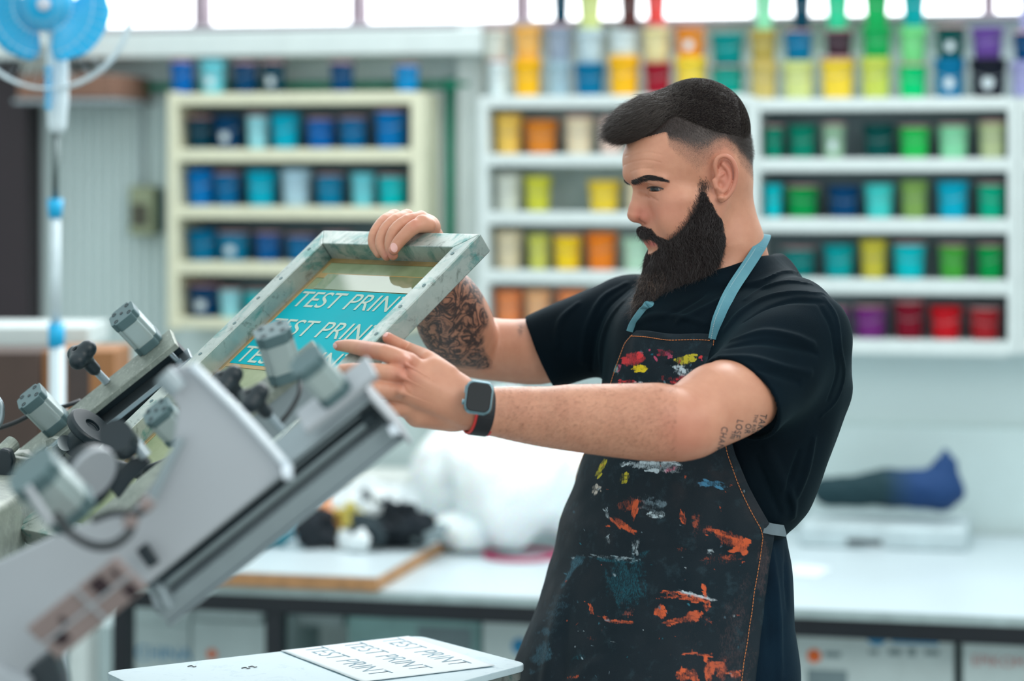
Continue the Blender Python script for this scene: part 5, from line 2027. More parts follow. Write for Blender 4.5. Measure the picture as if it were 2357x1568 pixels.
p_, q_ = F.mesh('cloth', 0.006, 32)
p_[:, 2] = np.maximum(p_[:, 2], zt - 0.002)
NC = NT('two_tone_cloth'); v = NC.coord('Object')
sp = NC.new('ShaderNodeSeparateXYZ'); NC.link(v, sp.inputs[0])
NC.set(Base_Color=NC.ramp(NC.math('MULTIPLY_ADD', sp.outputs[0], 3.0, 0.5), [(0.45, hexcol(4, 46, 54)), (0.68, hexcol(6, 54, 104))]), Roughness=0.8)
obj('folded_garment', np_mesh('folded_garment', p_, q_), NC.m, smooth=True, label='dark green and blue garment bundle with a pointed peak on the grey machine', cat='clothing')
# sheets of paper on the right table
M_PAPER = simple('white_paper', (222, 231, 236), 0.6, var=0.01)
for i, (pts2, lab) in enumerate((([(1905, 1248), (2010, 1226), (2218, 1222), (2230, 1252), (2010, 1268)], 'loose white sheet lying at the back of the right table'),
                     ([(1826, 1300), (1915, 1310), (1880, 1330), (1824, 1326)], 'white sheet of paper beside the man on the right table'))):
    bm = bmesh.new()
    vs = []
    for x, y in pts2:
        s, o, d = tpt(x, y)
        vs.append(WF(s, o, HT + 0.0012))
    prism(bm, vs, (0, 0, 0.0012))
    obj('paper_sheet', bm, M_PAPER, label=lab, cat='paper')

# ------------------------------------------------------------------ cartons under the tables
M_CART = simple('white_carton_board', (196, 212, 214), 0.65, var=0.05)
M_BLUEP = simple('blue_print', (20, 130, 180), 0.6)
M_GREYP = simple('grey_print', (120, 140, 146), 0.6)
M_ORP = simple('orange_print', (226, 104, 40), 0.6)
M_REDP = simple('faded_red_print', (180, 120, 120), 0.6)
BASEO = 1.02


def carton(x0, x1, y0, y1, off, label, marks=(), depth=0.35, mat=None, ztop=None, zbot=None, tilt=None):
    zt_ = wz((x0 + x1) / 2, y0, off); zb_ = wz((x0 + x1) / 2, y1, off) if zbot is None else zbot
    bm = bmesh.new(); box(bm, WF, ws(x0, off), ws(x1, off), off - depth, off, zb_, zt_)
    o = obj('carton', bm, mat or M_CART, bevel=0.004, label=label, cat='box', group='white cartons stored under the tables')
    for kind, mx, my, sz, txt, mt in marks:
        if kind == 't':
            b2 = text_bm(txt, sz, xs=1.0)
            for v_ in b2.verts:
                v_.co = WF(ws(mx, off) + v_.co.x, off + 0.0012, wz(mx, my, off) + v_.co.y)
            obj('printed_text', b2, mt, o)
        elif kind == 'c':
            b2 = bmesh.new()
            lathe(b2, Fr(WF(ws(mx, off), off, wz(mx, my, off)), WE, (0, 0, 1), WN), [(sz, 0.0003), (sz, 0.0012)], 24)
            obj('printed_logo', b2, mt, o)
        elif kind == 'b':
            b2 = bmesh.new()
            box(b2, WF, ws(mx, off), ws(txt[0], off), off + .0003, off + 0.0012, wz(mx, txt[1], off), wz(mx, my, off))
            obj('printed_mark', b2, mt, o)
    return o


zsp = 0.0
carton(130, 258, 1436, 2300, .80, 'white carton with grey print beneath the left edge of the left table', [('b', 150, 1500, 0, (215, 1530), M_GREYP)], zbot=0.0)
lo_ = wz(350, 1436, .98)
carton(300, 436, 1436, 2300, .98, 'white carton printed with blue letters under the left table', [('t', 312, 1516, .045, 'CHINA', M_BLUEP)], zbot=0.0)
carton(440, 632, 1432, 2300, .98, 'white carton with a small orange mark between the black table legs', [('c', 488, 1506, .012, '', M_ORP)], zbot=0.0)
carton(292, 438, 1344, 1432, .98, 'upper white carton stacked on the blue-lettered one', zbot=lo_ + 0.001)
carton(442, 600, 1344, 1428, .98, 'upper white carton stacked left of the black table leg', zbot=wz(570, 1432, .98) + 0.001)
carton(676, 790, 1372, 1430, .80, 'white carton partly behind the black table leg', zbot=wz(715, 1440, .8))
carton(800, 1105, 1398, 2300, .95, 'long teal-tinted carton under the middle of the left table', [('b', 960, 1440, 0, (1085, 1500), M_GREYP), ('t', 820, 1500, .03, 'CTN', M_BLUEP)], mat=simple('teal_tinted_board', (140, 182, 182), 0.6), zbot=0.0)
carton(1110, 1240, 1402, 2300, 1.02, 'white carton with a blue logo next to the apron', [('c', 1196, 1488, .018, '', M_BLUEP), ('t', 1210, 1500, .035, 'OK', M_BLUEP)], zbot=0.0)
carton(1828, 2196, 1432, 2300, 1.08, 'white carton with a round blue emblem and orange spot under the right table', [('c', 2018, 1460, .024, '', M_BLUEP), ('b', 2052, 1458, 0, (2110, 1466), M_BLUEP), ('b', 2052, 1470, 0, (2160, 1480), M_BLUEP), ('c', 1874, 1510, .015, '', M_ORP), ('b', 1858, 1540, 0, (1950, 1640), M_GREYP),
  ('b', 2000, 1496, 0, (2022, 1506), M_GREYP), ('b', 2045, 1494, 0, (2075, 1508), M_GREYP), ('b', 2090, 1492, 0, (2108, 1510), M_GREYP), ('b', 2128, 1496, 0, (2162, 1508), M_GREYP), ('b', 1898, 1500, 0, (1935, 1512), M_GREYP)], zbot=0.0)
carton(2216, 2640, 1456, 2300, 1.10, 'white carton with faded red lettering at the right under the table', [('t', 2236, 1532, .032, 'EPIKOM', M_REDP)], zbot=0.0)

# ------------------------------------------------------------------ left side: fan, boxes, electric box
eb = empty('switch_box', WF(ws(328, .05), .03, wz(328, 545, .05)), 'grey-green electric switch box with a cable on the wall left of the cream rack', 'switch box')
wobj('housing', 296, 352, 428, 542, .07, .013, simple('beige_enamel', (150, 158, 128), 0.5), eb, bevel=0.006)
wobj('cover', 302, 338, 470, 520, .076, .0705, simple('dark_cover', (72, 70, 58), 0.5), eb, bevel=0.002)
wobj('side_lever', 354, 366, 434, 536, .05, .013, simple('dark_green_lever', (48, 72, 66), 0.5), eb, bevel=0.003)
bm = bmesh.new(); tube(bm, [WF(ws(328, .02), .02, wz(328, y, .02)) for y in (428, 330, 250, 200)], 0.004, 8, 4)
obj('cable', bm, M_GREY, eb, smooth=True)

cb = obj('cardboard_box', wbox(bmesh.new(), 40, 258, 172, 226, .30, .02), simple('brown_card', (126, 92, 76), 0.7, var=.15), label='brown cardboard box on the wall bracket behind the fan', cat='box', bevel=.004)
br = obj('wall_bracket', wbox(bmesh.new(), 30, 262, 227.5, 236, .30, .005), M_GREY, label='narrow grey wall bracket under the brown cardboard box', cat='bracket')
# mesh basket-like grey box behind the fan
obj('grey_crate', wbox(bmesh.new(), 48, 118, 104, 170, .24, .02), simple('grey_crate', (128, 134, 128), 0.7), label='grey crate on the brown cardboard box behind the fan', cat='crate', bevel=.004)

FD = 4.9   # the fan stands well in front of the wall
def FPt(px, py, d=FD): return P(px, py, d)
M_FANW = simple('white_fan_plastic', (206, 220, 226), 0.4)
M_FANB = simple('cyan_fan_plastic', (0, 168, 220), 0.35, var=0.05)
M_ROD = simple('grey_rod', (96, 108, 108), 0.35, metal=.6)
fan = empty('stand_fan', P(125, 0, FD) * 1.0, 'white stand fan with cyan blades at the left', 'fan')
fan.location = (P(125, 0, FD).x, FD, 0)
hub = FPt(112, 14)
bm = bmesh.new(); lathe(bm, Fr(hub + Vector((0, -.03, 0)), (1, 0, 0), (0, 0, 1), (0, -1, 0)), [(0.0, -.06), (0.050, -.06), (0.052, -.01), (0.046, 0.008), (0.0, 0.02)], 28)
obj('hub', bm, M_FANB, fan, smooth=True)
bm = bmesh.new(); lathe(bm, Fr(hub + Vector((0, -.051, 0)), (1, 0, 0), (0, 0, 1), (0, -1, 0)), [(0.014, -.004), (0.014, .004), (0.0, 0.008)], 20)
obj('hub_cap', bm, simple('silver_cap', (200, 206, 220), 0.3), fan, smooth=True)


def blade(angc):
    bm = bmesh.new()
    nr, na = 10, 12
    grid = []
    for i in range(nr + 1):
        t = i / nr
        r = 0.035 + t * 0.092
        half = math.radians(22 + 32 * math.sin(math.pi * min(1, t * 0.62 + 0.1)))
        if t > .8: half *= math.sqrt(max(0.0, 1 - ((t - .8) / .2) ** 2 * .75))
        rw = []
        for j in range(na + 1):
            u = j / na * 2 - 1
            a = math.radians(angc) + half * u
            y = 0.022 * u + 0.006 * math.sin(math.pi * t)
            rw.append(bm.verts.new(hub + Vector((r * math.cos(a), -.02 + y, r * math.sin(a)))))
        grid.append(rw)
    for i in range(nr):
        for j in range(na):
            bm.faces.new((grid[i][j], grid[i + 1][j], grid[i + 1][j + 1], grid[i][j + 1]))
    o = obj('blade', bm, M_FANB, fan, smooth=True)
    m = o.modifiers.new('s', 'SOLIDIFY'); m.thickness = .002


for a in (-28, 92, 204): blade(a)
for nm, yo in (('front_guard', -0.075), ('rear_guard', 0.045)):
    bm = bmesh.new()
    R0 = 0.168
    for rr in (R0,) + ((0.06, 0.10) if yo < 0 else (0.10,)):
        tube(bm, [hub + Vector((rr * math.cos(a), yo * (1 - (rr / R0) ** 2 * .7), rr * math.sin(a))) for a in np.linspace(0, 2 * math.pi, 37)], 0.003 if rr == R0 else 0.0006, 6, 0, closed=True)
    for k in range(36):
        a = 2 * math.pi * k / 36
        tube(bm, [hub + Vector((r_ * math.cos(a), yo * (1 - (r_ / R0) ** 2 * .7), r_ * math.sin(a))) for r_ in (0.03, 0.07, 0.11, R0)], 0.0004, 4, 0, cap=False)
    obj(nm, bm, M_FANW, fan, smooth=True)
F = SDF()
F.chain([FPt(128, 70, FD + .03), FPt(132, 120, FD + .03), FPt(132, 230, FD + .03), FPt(131, 288, FD + .03)], [S(17, FD), S(25, FD), S(26, FD), S(22, FD)], .01)
F.rc(FPt(112, 20, FD + .08), FPt(128, 80, FD + .05), S(38, FD), S(20, FD), .01)
p_, q_ = F.mesh('fan_neck', .004, 32)
obj('motor_neck', np_mesh('motor_neck', p_, q_), M_FANW, fan, smooth=True)
bm = bmesh.new()
for k in range(6):
    c = FPt(110, 160 + k * 17, FD - .005)
    box(bm, WORLD, c.x - .004, c.x + .004, c.y - .012, c.y + .012, c.z - .005, c.z + .005)
obj('button', bm, M_FANB, fan)
bm = bmesh.new(); cyl(bm, FPt(127, 300, FD + .03), FPt(127, 470, FD + .03), S(8, FD)); obj('inner_rod', bm, M_ROD, fan, smooth=True)
bm = bmesh.new(); cyl(bm, FPt(127, 458, FD + .03), FPt(127, 502, FD + .03), S(19, FD), S(15, FD)); obj('height_collar', bm, M_FANB, fan, smooth=True)
bm = bmesh.new(); cyl(bm, FPt(127, 500, FD + .03), FPt(128, 752, FD + .03), S(12, FD)); obj('outer_pole', bm, M_FANW, fan, smooth=True)
bm = bmesh.new(); cyl(bm, FPt(130, 745, FD + .03), FPt(130, 800, FD + .03), S(19, FD)); obj('pole_socket', bm, M_FANB, fan, smooth=True)
zf = FPt(0, 800, FD).z
bm = bmesh.new(); cyl(bm, (fan.location.x, FD + .03, 0.03), (fan.location.x, FD + .03, zf), 0.016); obj('lower_pole', bm, M_FANW, fan, smooth=True)
bm = bmesh.new(); lathe(bm, Fr((fan.location.x, FD + .03, 0), (1, 0, 0), (0, 1, 0), (0, 0, 1)), [(.19, 0), (.19, .015), (.06, .035), (0, .035)], 36); obj('base', bm, M_FANW, fan, smooth=True)

# low white bench with cardboard boxes at the left
bz = CAMZ - (752 - HY) * 5.42 / FPX
bench = empty('white_bench', (P(60, 0, 5.3).x, 5.3, 0), 'white counter top on legs at the left edge above the cardboard boxes', 'counter')
x0, x1 = P(-300, 0, 5.42).x, P(205, 0, 5.42).x
bm = bmesh.new(); box(bm, WORLD, x0, x1, 5.42, 5.68, bz - .045, bz); obj('top', bm, M_WHITEWOOD, bench, bevel=.004)
for x in (x0 + .02, x1 - .05):
    for y in (5.44, 5.64):
        bm = bmesh.new(); box(bm, WORLD, x, x + .03, y, y + .03, 0, bz - .0455); obj('leg', bm, M_WHITEWOOD, bench, bevel=.002)
zsh = CAMZ - (1046 - HY) * 5.15 / FPX
bm = bmesh.new(); box(bm, WORLD, x0, x1 + .06, 5.135, 5.415, zsh - .03, zsh); obj('lower_shelf', bm, M_WHITEWOOD, bench, bevel=.003)
for x in (x0 + .02, x1):
    bm = bmesh.new(); box(bm, WORLD, x, x + .03, 5.2, 5.23, 0, zsh - .0305); obj('leg', bm, M_WHITEWOOD, bench, bevel=.002)
M_CARDB = simple('corrugated_card', (150, 102, 64), 0.75, var=.16, scale=5)
M_CARDD = simple('dark_card', (74, 58, 52), 0.75, var=.2, scale=5)
bxs = [(-260, 92, 812, 1030, 5.15, 'dark brown cardboard carton below the white counter at the left edge', M_CARDD), (96, 264, 808, 1040, 5.17, 'light brown cardboard carton below the white counter, near the fan pole', M_CARDB)]
for a, b, y0, y1, d, lab, mt in bxs:
    A, B = P(a, y0, d), P(b, y1, d)
    bm = bmesh.new(); box(bm, WORLD, A.x, B.x, d, d + .22, zsh + .0005, A.z)
    o = obj('cardboard_carton', bm, mt, bevel=.004, label=lab, cat='box')
    bm = bmesh.new(); box(bm, WORLD, (A.x + B.x) / 2 - .025, (A.x + B.x) / 2 + .025, d - .001, d - .0002, A.z - .12, A.z - .002); obj('packing_tape', bm, simple('brown_tape', (60, 46, 42), .4), o)

# ------------------------------------------------------------------ light
w = bpy.data.worlds.new('daylight'); SC.world = w; w.use_nodes = True
bg = w.node_tree.nodes['Background']
bg.inputs[0].default_value = (0.84, 0.955, 0.965, 1)
bg.inputs[1].default_value = 1.12


def area(name, loc, target, sx, sy, energy, col):
    l = bpy.data.lights.new(name, 'AREA'); l.shape = 'RECTANGLE'; l.size = sx; l.size_y = sy; l.energy = energy; l.color = col
    o = bpy.data.objects.new(name, l); COL.objects.link(o); o.location = loc
    o.rotation_euler = (Vector(target) - Vector(loc)).to_track_quat('-Z', 'Y').to_euler()
    return o


area('rim_light', (0.7, 5.3, 3.4), (0.2, 3.6, 1.0), 2.4, 1.0, 44, (0.92, 0.97, 1.0))  # unseen rim light added above and behind the man
area('front_fill', (1.8, 1.0, 3.1), (0.2, 3.5, 1.2), 1.6, 1.2, 24, (1.0, 0.93, 0.84))  # warm fill added from the unseen camera side, not a lamp of the room
area('ceiling_lamp', (0.3, 5.7, 3.4), (0.3, 6.0, 1.0), 4.0, 0.8, 14, (0.95, 0.98, 1.0))
# ================================================================== SCREEN FRAME
NA = NT('cast_aluminium'); v = NA.coord('Object')
n1 = NA.noise(v, 9, 5, 0.6); n2 = NA.noise(v, 60, 4, 0.7)
ink = NA.ramp(NA.noise(v, 17, 6, 0.66, 1.2), [(0.50, (0, 0, 0)), (0.64, (0.75, 0.75, 0.75))])
colr = NA.ramp(n1, [(0.3, hexcol(150, 160, 156)), (0.7, hexcol(192, 198, 192))])
colr = NA.mix(ink, colr, hexcol(64, 134, 130))
colr = NA.mix(NA.ramp(NA.noise(v, 55, 6, 0.7, 0.5), [(0.56, (0, 0, 0)), (0.68, (0.6, 0.6, 0.6))]), colr, hexcol(92, 98, 92))
NA.bump(n2, 0.06, 0.0005)
NA.set(Base_Color=colr, Metallic=0.6, Roughness=NA.ramp(n2, [(0.3, (0.30, 0.30, 0.30)), (0.7, (0.48, 0.48, 0.48))]))
M_ALU = NA.m
M_SCREW = simple('plugged_screw_hole', (96, 120, 122), 0.5, metal=.4)
NM = NT('emulsion_mesh'); v = NM.coord('Object')
NM.set(Base_Color=NM.ramp(NM.noise(v, 16, 5), [(0.3, hexcol(112, 124, 88)), (0.7, hexcol(146, 154, 118))]), Roughness=0.30)
M_EMUL = NM.m
M_FILM = simple('clear_glossy_film', (120, 130, 98), 0.05, var=.05)
M_FILM.node_tree.nodes['Principled BSDF'].inputs['Coat Weight'].default_value = 1.0
M_TAPE = simple('brown_tape_strip', (134, 108, 62), 0.22, var=.14, scale=40)
M_TAPE2 = simple('amber_tape_strip', (168, 136, 84), 0.22, var=.1, scale=40)
M_CYAN = simple('cyan_print_area', (0, 160, 172), 0.6, var=.05, scale=12)
M_CYAN.node_tree.nodes['Principled BSDF'].inputs['Specular IOR Level'].default_value = 0.12
M_LETTER = simple('pale_lettering', (178, 192, 180), 0.6, var=.03)
M_LETTER.node_tree.nodes['Principled BSDF'].inputs['Specular IOR Level'].default_value = 0.12
M_LEDGE = simple('dried_ink', (110, 96, 52), 0.35, var=.2, scale=60)

frame = empty('screen_frame', FRM(FWID / 2, FLEN / 2, -RAILH), 'aluminium screen frame with cyan TEST PRINT stencil, held in both hands of the man', 'screen frame')
W_, L_, w_, h_ = FWID, FLEN, RAILW, RAILH


def rail(pts, nm='rail'):
    bm = bmesh.new()
    prism(bm, [FRM(x, y, 0) for x, y in pts], -FN_ * h_)
    return obj(nm, bm, M_ALU, frame, bevel=0.0016)


e = 0.0002
rail([(0, 0), (W_, 0), (W_ - w_, w_), (w_, w_)])
rail([(0, L_), (w_, L_ - w_), (W_ - w_, L_ - w_), (W_, L_)])
r1 = rail([(0, e), (w_ - e, w_ + e), (w_ - e, L_ - w_), (0, L_ - e)])
r2 = rail([(W_, e), (W_, L_ - e), (W_ - w_ + e, L_ - w_), (W_ - w_ + e, w_ + e)])
for rl, uc in ((r1, w_ * .5), (r2, W_ - w_ * .5)):
    for k in range(9):
        bm = bmesh.new()
        yv = 0.045 + k * 0.058 + (0.012 if k % 3 == 1 else 0)
        lathe(bm, Fr(FRM(uc + .003 * ((k % 2) * 2 - 1), yv, 0), FU, FV, FN_), [(0.0032, 0.0001), (0.0032, 0.0005), (0.0022, 0.0006), (0, 0.0003)], 14)
        obj('screw', bm, M_SCREW, rl)
bm = bmesh.new()
box(bm, FRM, w_, W_ - w_, w_, L_ - w_, -h_ + 0.0006, -h_ + 0.0014)
mesh_o = obj('screen_mesh', bm, M_EMUL, frame, label='olive emulsion-coated mesh')


def sheet(nm, u0, u1, v0, v1, z, mat, parent=None, t=0.0003, label=None):
    bm = bmesh.new(); box(bm, FRM, u0, u1, v0, v1, -h_ + z, -h_ + z + t)
    return obj(nm, bm, mat, parent or mesh_o, label=label)


cu0, cu1, cv0, cv1 = 0.0415, 0.334, 0.103, 0.272
sheet('tape_strip', w_, w_ + .0065, w_, L_ - w_, .0016, M_TAPE)
sheet('tape_strip', w_ + .0065, w_ + .0095, w_, L_ - w_, .0016, M_TAPE2)
sheet('tape_strip', w_, W_ - w_, w_, w_ + .010, .0018, M_TAPE)
sheet('tape_strip', w_ + .010, W_ - w_, w_ + .034, w_ + .045, .0018, M_TAPE2)
sheet('tape_strip', W_ - w_ - .014, W_ - w_, w_, L_ - w_, .0016, M_TAPE2)
sheet('glossy_film', w_ + .0300, W_ - w_ - .012, w_ + .036, cv0 - .0015, .0021, M_FILM, label='glossy clear film patch catching the window light')
sheet('printed_film', cu0, cu1, cv0, cv1, .0016, M_CYAN, label='cyan printed rectangle')
sheet('tape_strip', w_ + .010, W_ - w_, cv1 + .001, cv1 + .008, .0018, M_TAPE2)
for li in range(3):
    bm = text_bm('TEST PRINT', 1.0)
    xs = [v_.co.x for v_ in bm.verts]; ys = [v_.co.y for v_ in bm.verts]
    wx_, hy_ = max(xs) - min(xs), max(ys)
    vt = 0.1085 + li * 0.0625
    for v_ in bm.verts:
        x, y = (v_.co.x - min(xs)) / wx_ * 0.266, (v_.co.y) / hy_ * 0.0345
        v_.co = FRM(0.0475 + x, vt + 0.0345 - y, -h_ + 0.0023)
    bmesh.ops.recalc_face_normals(bm, faces=bm.faces)
    r_ = bmesh.ops.extrude_face_region(bm, geom=bm.faces[:])
    bmesh.ops.translate(bm, vec=FN_ * 0.0003, verts=[g for g in r_['geom'] if isinstance(g, bmesh.types.BMVert)])
    obj('lettering', bm, M_LETTER, mesh_o, label='pale TEST PRINT lettering')

# ================================================================== PRINTING PRESS
NG = NT('worn_aluminium'); v = NG.coord('Object')
f1 = NG.noise(v, 14, 6, .7); f2 = NG.noise(v, 160, 3, .7)
c_ = NG.ramp(f1, [(0.3, hexcol(108, 116, 110)), (0.7, hexcol(156, 162, 152))])
c_ = NG.mix(NG.ramp(f2, [(0.55, (0, 0, 0)), (0.7, (.3, .3, .3))]), c_, hexcol(210, 212, 204))
NG.bump(f2, .15, .0005)
NG.set(Base_Color=c_, Metallic=.45, Roughness=.5)
M_PLATE = NG.m
M_STEEL = simple('brushed_steel', (150, 162, 168), 0.32, metal=.85, var=.08)
M_CYLB = simple('anodised_cylinder', (170, 184, 184), 0.36, metal=.5, var=.05)
M_CYLE = simple('grey_cylinder_cap', (84, 108, 112), 0.42, metal=.3, var=.08)
M_PBLACK = simple('black_machine_plastic', (14, 30, 38), 0.4, var=.15)
M_GAP = simple('dark_anodised_channel', (24, 40, 48), 0.45, metal=.3)
M_LIGHTP = simple('light_grey_machine_paint', (166, 170, 176), 0.42, metal=.25, var=.04, scale=3)
M_EXTR = simple('grey_extrusion', (142, 154, 160), 0.4, metal=.2, var=.06)
M_HOSE = simple('black_hose', (18, 26, 32), 0.45)
M_BROWNP = simple('mauve_connector', (134, 118, 116), 0.45)
M_DSLOT = simple('dark_slot', (40, 22, 30), 0.6)

AF = Vector((0.782, 0.0, 0.624))                      # along a print arm, outwards and up
bet = math.radians(27)
nu = Vector((-0.624, 0, 0.782))
BF = (nu * math.cos(bet) + Vector((0, -1, 0)) * math.sin(bet)).normalized()   # out of the arm's top face
CF = AF.cross(BF).normalized()                         # sideways
if CF.y > 0: CF = -CF                                  # towards the camera


def pneu(fr, r, L, parent, nm='cylinder', detail=True):
    """compact pneumatic cylinder standing on frame fr (axis fr.c): ribbed square-round body, end caps with ports"""
    o = None

    def prof(rr, z0, z1, mat, name, par, flute):
        bm = bmesh.new()
        n = 48
        rings = []
        for z in (z0, z1):
            rg = []
            for k in range(n):
                a = 2 * math.pi * k / n
                q = abs(math.cos(2 * a))                       # squarish
                R = rr * min(1.13, 0.985 / max(abs(math.cos(a)), abs(math.sin(a))))
                if flute and (abs(((a / (math.pi / 2)) % 1) - 0.5) < 0.07): R *= 0.88
                rg.append(bm.verts.new(fr(R * math.cos(a), R * math.sin(a), z)))
            rings.append(rg)
        for k in range(n):
            bm.faces.new((rings[0][k], rings[0][(k + 1) % n], rings[1][(k + 1) % n], rings[1][k]))
        bm.faces.new(rings[0][::-1]); bm.faces.new(rings[1])
        return obj(name, bm, mat, par, bevel=0.0006 if detail else 0)
    body_ = prof(r, 0.2 * L, 0.78 * L, M_CYLB, nm, parent, True)
    prof(r * 1.03, 0.0, 0.2 * L - .0001, M_CYLE, 'end_cap', parent, True)
    prof(r * 1.03, 0.78 * L + .0001, L, M_CYLE, 'end_cap', parent, True)
    if detail:
        bm = bmesh.new()
        for k in range(4):
            a = math.pi / 4 + k * math.pi / 2
            lathe(bm, fr.at(r * .78 * math.cos(a), r * .78 * math.sin(a), L), [(r * .18, -.0004), (r * .18, .0006), (r * .11, .0006), (r * .11, -.0002), (0, -.0002)], 12)
        lathe(bm, fr.at(0, 0, L), [(r * .13, -.0004), (r * .13, .0008), (0, .0004)], 12)
        obj('cap_screw', bm, M_PBLACK, parent)
    return body_


def tknob(p_base, axis, stem_l, r, parent, side):
    """three-lobed clamping knob on a threaded stem"""
    a = Vector(axis).normalized()
    u = Vector(side); u = (u - a * u.dot(a)).normalized(); w = a.cross(u)
    bm = bmesh.new()
    b0 = Vector(p_base)
    n = int(stem_l / .0016)
    prof = []
    for k in range(n):
        prof += [(r * .20, k * .0016), (r * .235, k * .0016 + .0008)]
    lathe(bm, Fr(b0, u, w, a), prof, 12)
    obj('threaded_stem', bm, M_STEEL, parent, smooth=False)
    F = SDF()
    t0 = b0 + a * stem_l
    F.rc(t0, t0 + a * r * .9, r * .36, r * .42, .002)
    top = t0 + a * r * 1.15
    for k in range(3):
        an = 2 * math.pi * k / 3
        q = top + (u * math.cos(an) + w * math.sin(an)) * r * .52 + a * r * .06
        F.rc(top, q, r * .50, r * .50, .006)
    F.rc(top + a * r * .42, top + a * r * .7, r * .14, r * .14, r * .12, '-')
    p_, q_ = F.mesh('knob', .0013, 24)
    return obj('knob', np_mesh('knob', p_, q_), M_PBLACK, parent, smooth=True)


press = empty('printing_press', (P(60, 0, 3.3).x, 3.2, 0.0), 'multi-arm screen printing press with grey metal arms, cylinders and black knobs at the left', 'printing press')

# ---- far print arm (in focus)
DF = 3.60
OF = P(398, 776, DF)
A = Fr(OF, AF, CF, BF)
arm = empty('far_print_arm', OF, parent=press)
bm = bmesh.new(); box(bm, A, -0.62, 0.0, -0.030, 0.022, -0.010, 0.0)
obj('top_plate', bm, M_PLATE, arm, bevel=0.0015)
bm = bmesh.new(); box(bm, A, -0.62, -0.004, -0.028, -0.006, -0.075, -0.0102)
obj('web', bm, M_GAP, arm)
bm = bmesh.new(); box(bm, A, -0.46, 0.004, -0.006, 0.026, -0.040, -0.032)
obj('guide_rail', bm, M_STEEL, arm, bevel=0.0012)
bm = bmesh.new(); box(bm, A, -0.46, -0.006, -0.0058, 0.014, -0.054, -0.0402)
obj('lower_channel', bm, M_GAP, arm, bevel=0.001)
bm = bmesh.new(); box(bm, A, -0.46, -0.012, -0.006, 0.030, -0.062, -0.0542)
obj('clamp_bar', bm, M_PLATE, arm, bevel=0.0012)
bm = bmesh.new(); cyl(bm, A(-.018, .010, -.032), A(-.018, .010, -.0102), .0042, n=16)
cyl(bm, A(-.018, .010, -.033), A(-.018, .010, -.029), .0062, n=16)
obj('piston_rod', bm, M_STEEL, arm)
bm = bmesh.new(); cyl(bm, A(-.165, .006, -.032), A(-.165, .006, -.0102), .0052, n=16)
obj('clamp_foot', bm, M_PBLACK, arm)


def on(fr, px, py, z=0.0):
    """a,c coordinates on frame plane z where pixel px,py meets it"""
    pt = fr(0, 0, z)
    d = plane_d(px, py, pt, fr.c)
    q = Vector(P(px, py, d)) - fr.o
    return q.dot(fr.a), q.dot(fr.b)


a1, c1 = on(A, 345, 792)
pneu(A.at(a1, c1, 0.0002), .0215, .068, arm)
a2, c2 = on(A, 133, 978)
pneu(A.at(a2, c2, 0.0002), .0215, .066, arm)
a3, c3 = on(A, 246, 880)
tknob(A(a3, c3, 0.0), BF, .030, .0265, arm, AF)
# handwheel and its hub on the near side of the arm
hw0 = P(168, 1036, 3.52)
hax = (P(214, 975, 3.50) - hw0).normalized()
hax = Vector((.62, -.26, .74)).normalized()
uu = hax.orthogonal().normalized()
bm = bmesh.new(); lathe(bm, Fr(hw0, uu, hax.cross(uu), hax), [(.0, 0), (.019, 0), (.020, .004), (.019, .036), (0, .036)], 32)
obj('hub', bm, M_PBLACK, arm, smooth=False, bevel=.001)
bm = bmesh.new(); lathe(bm, Fr(hw0 + hax * .036, uu, hax.cross(uu), hax), [(0, 0), (.034, 0), (.037, .003), (.037, .012), (.034, .015), (.012, .015), (.012, .010), (0, .010)], 44)
obj('handwheel', bm, M_PBLACK, arm, smooth=False, bevel=.001)
bm = bmesh.new()
prism(bm, [P(x, y, 3.53) for x, y in ((105, 1014), (118, 1008), (138, 1012), (156, 1030), (186, 1078), (180, 1084), (168, 1080), (146, 1044), (124, 1030), (106, 1028))], (0, .03, 0))
obj('bracket', bm, M_PLATE, arm, bevel=.001)
bm = bmesh.new(); cyl(bm, P(120, 1044, 3.54), P(150, 1020, 3.50), .012, n=20); cyl(bm, P(96, 1062, 3.55), P(130, 1038, 3.53), .007, n=16)
obj('shaft', bm, M_STEEL, arm)
bm = bmesh.new(); tube(bm, [P(-40, 998, 3.66), P(30, 975, 3.66), P(78, 953, 3.66), P(150, 935, 3.68), P(185, 923, 3.70)], .0035, 8, 6)
obj('air_hose', bm, M_HOSE, arm, smooth=True)
# slide bar under the frame, left
bm = bmesh.new(); box(bm, A, -0.60, -0.10, .034, .052, -0.090, -0.066)
obj('frame_clamp', bm, M_PLATE, arm, bevel=.0015)

# ---- machine head at the lower left, behind the near arm
head = empty('press_head', P(60, 1180, 3.5), parent=press)


def blk(nm, pts, d, t, mat, par, bev=.002):
    bm = bmesh.new()
    prism(bm, [P(x, y, d) for x, y in pts], (0, t, 0))
    return obj(nm, bm, mat, par, bevel=bev)


def rod(nm, a, b, r, mat, par, n=18):
    bm = bmesh.new(); cyl(bm, P(*a), P(*b), r, n=n)
    return obj(nm, bm, mat, par)


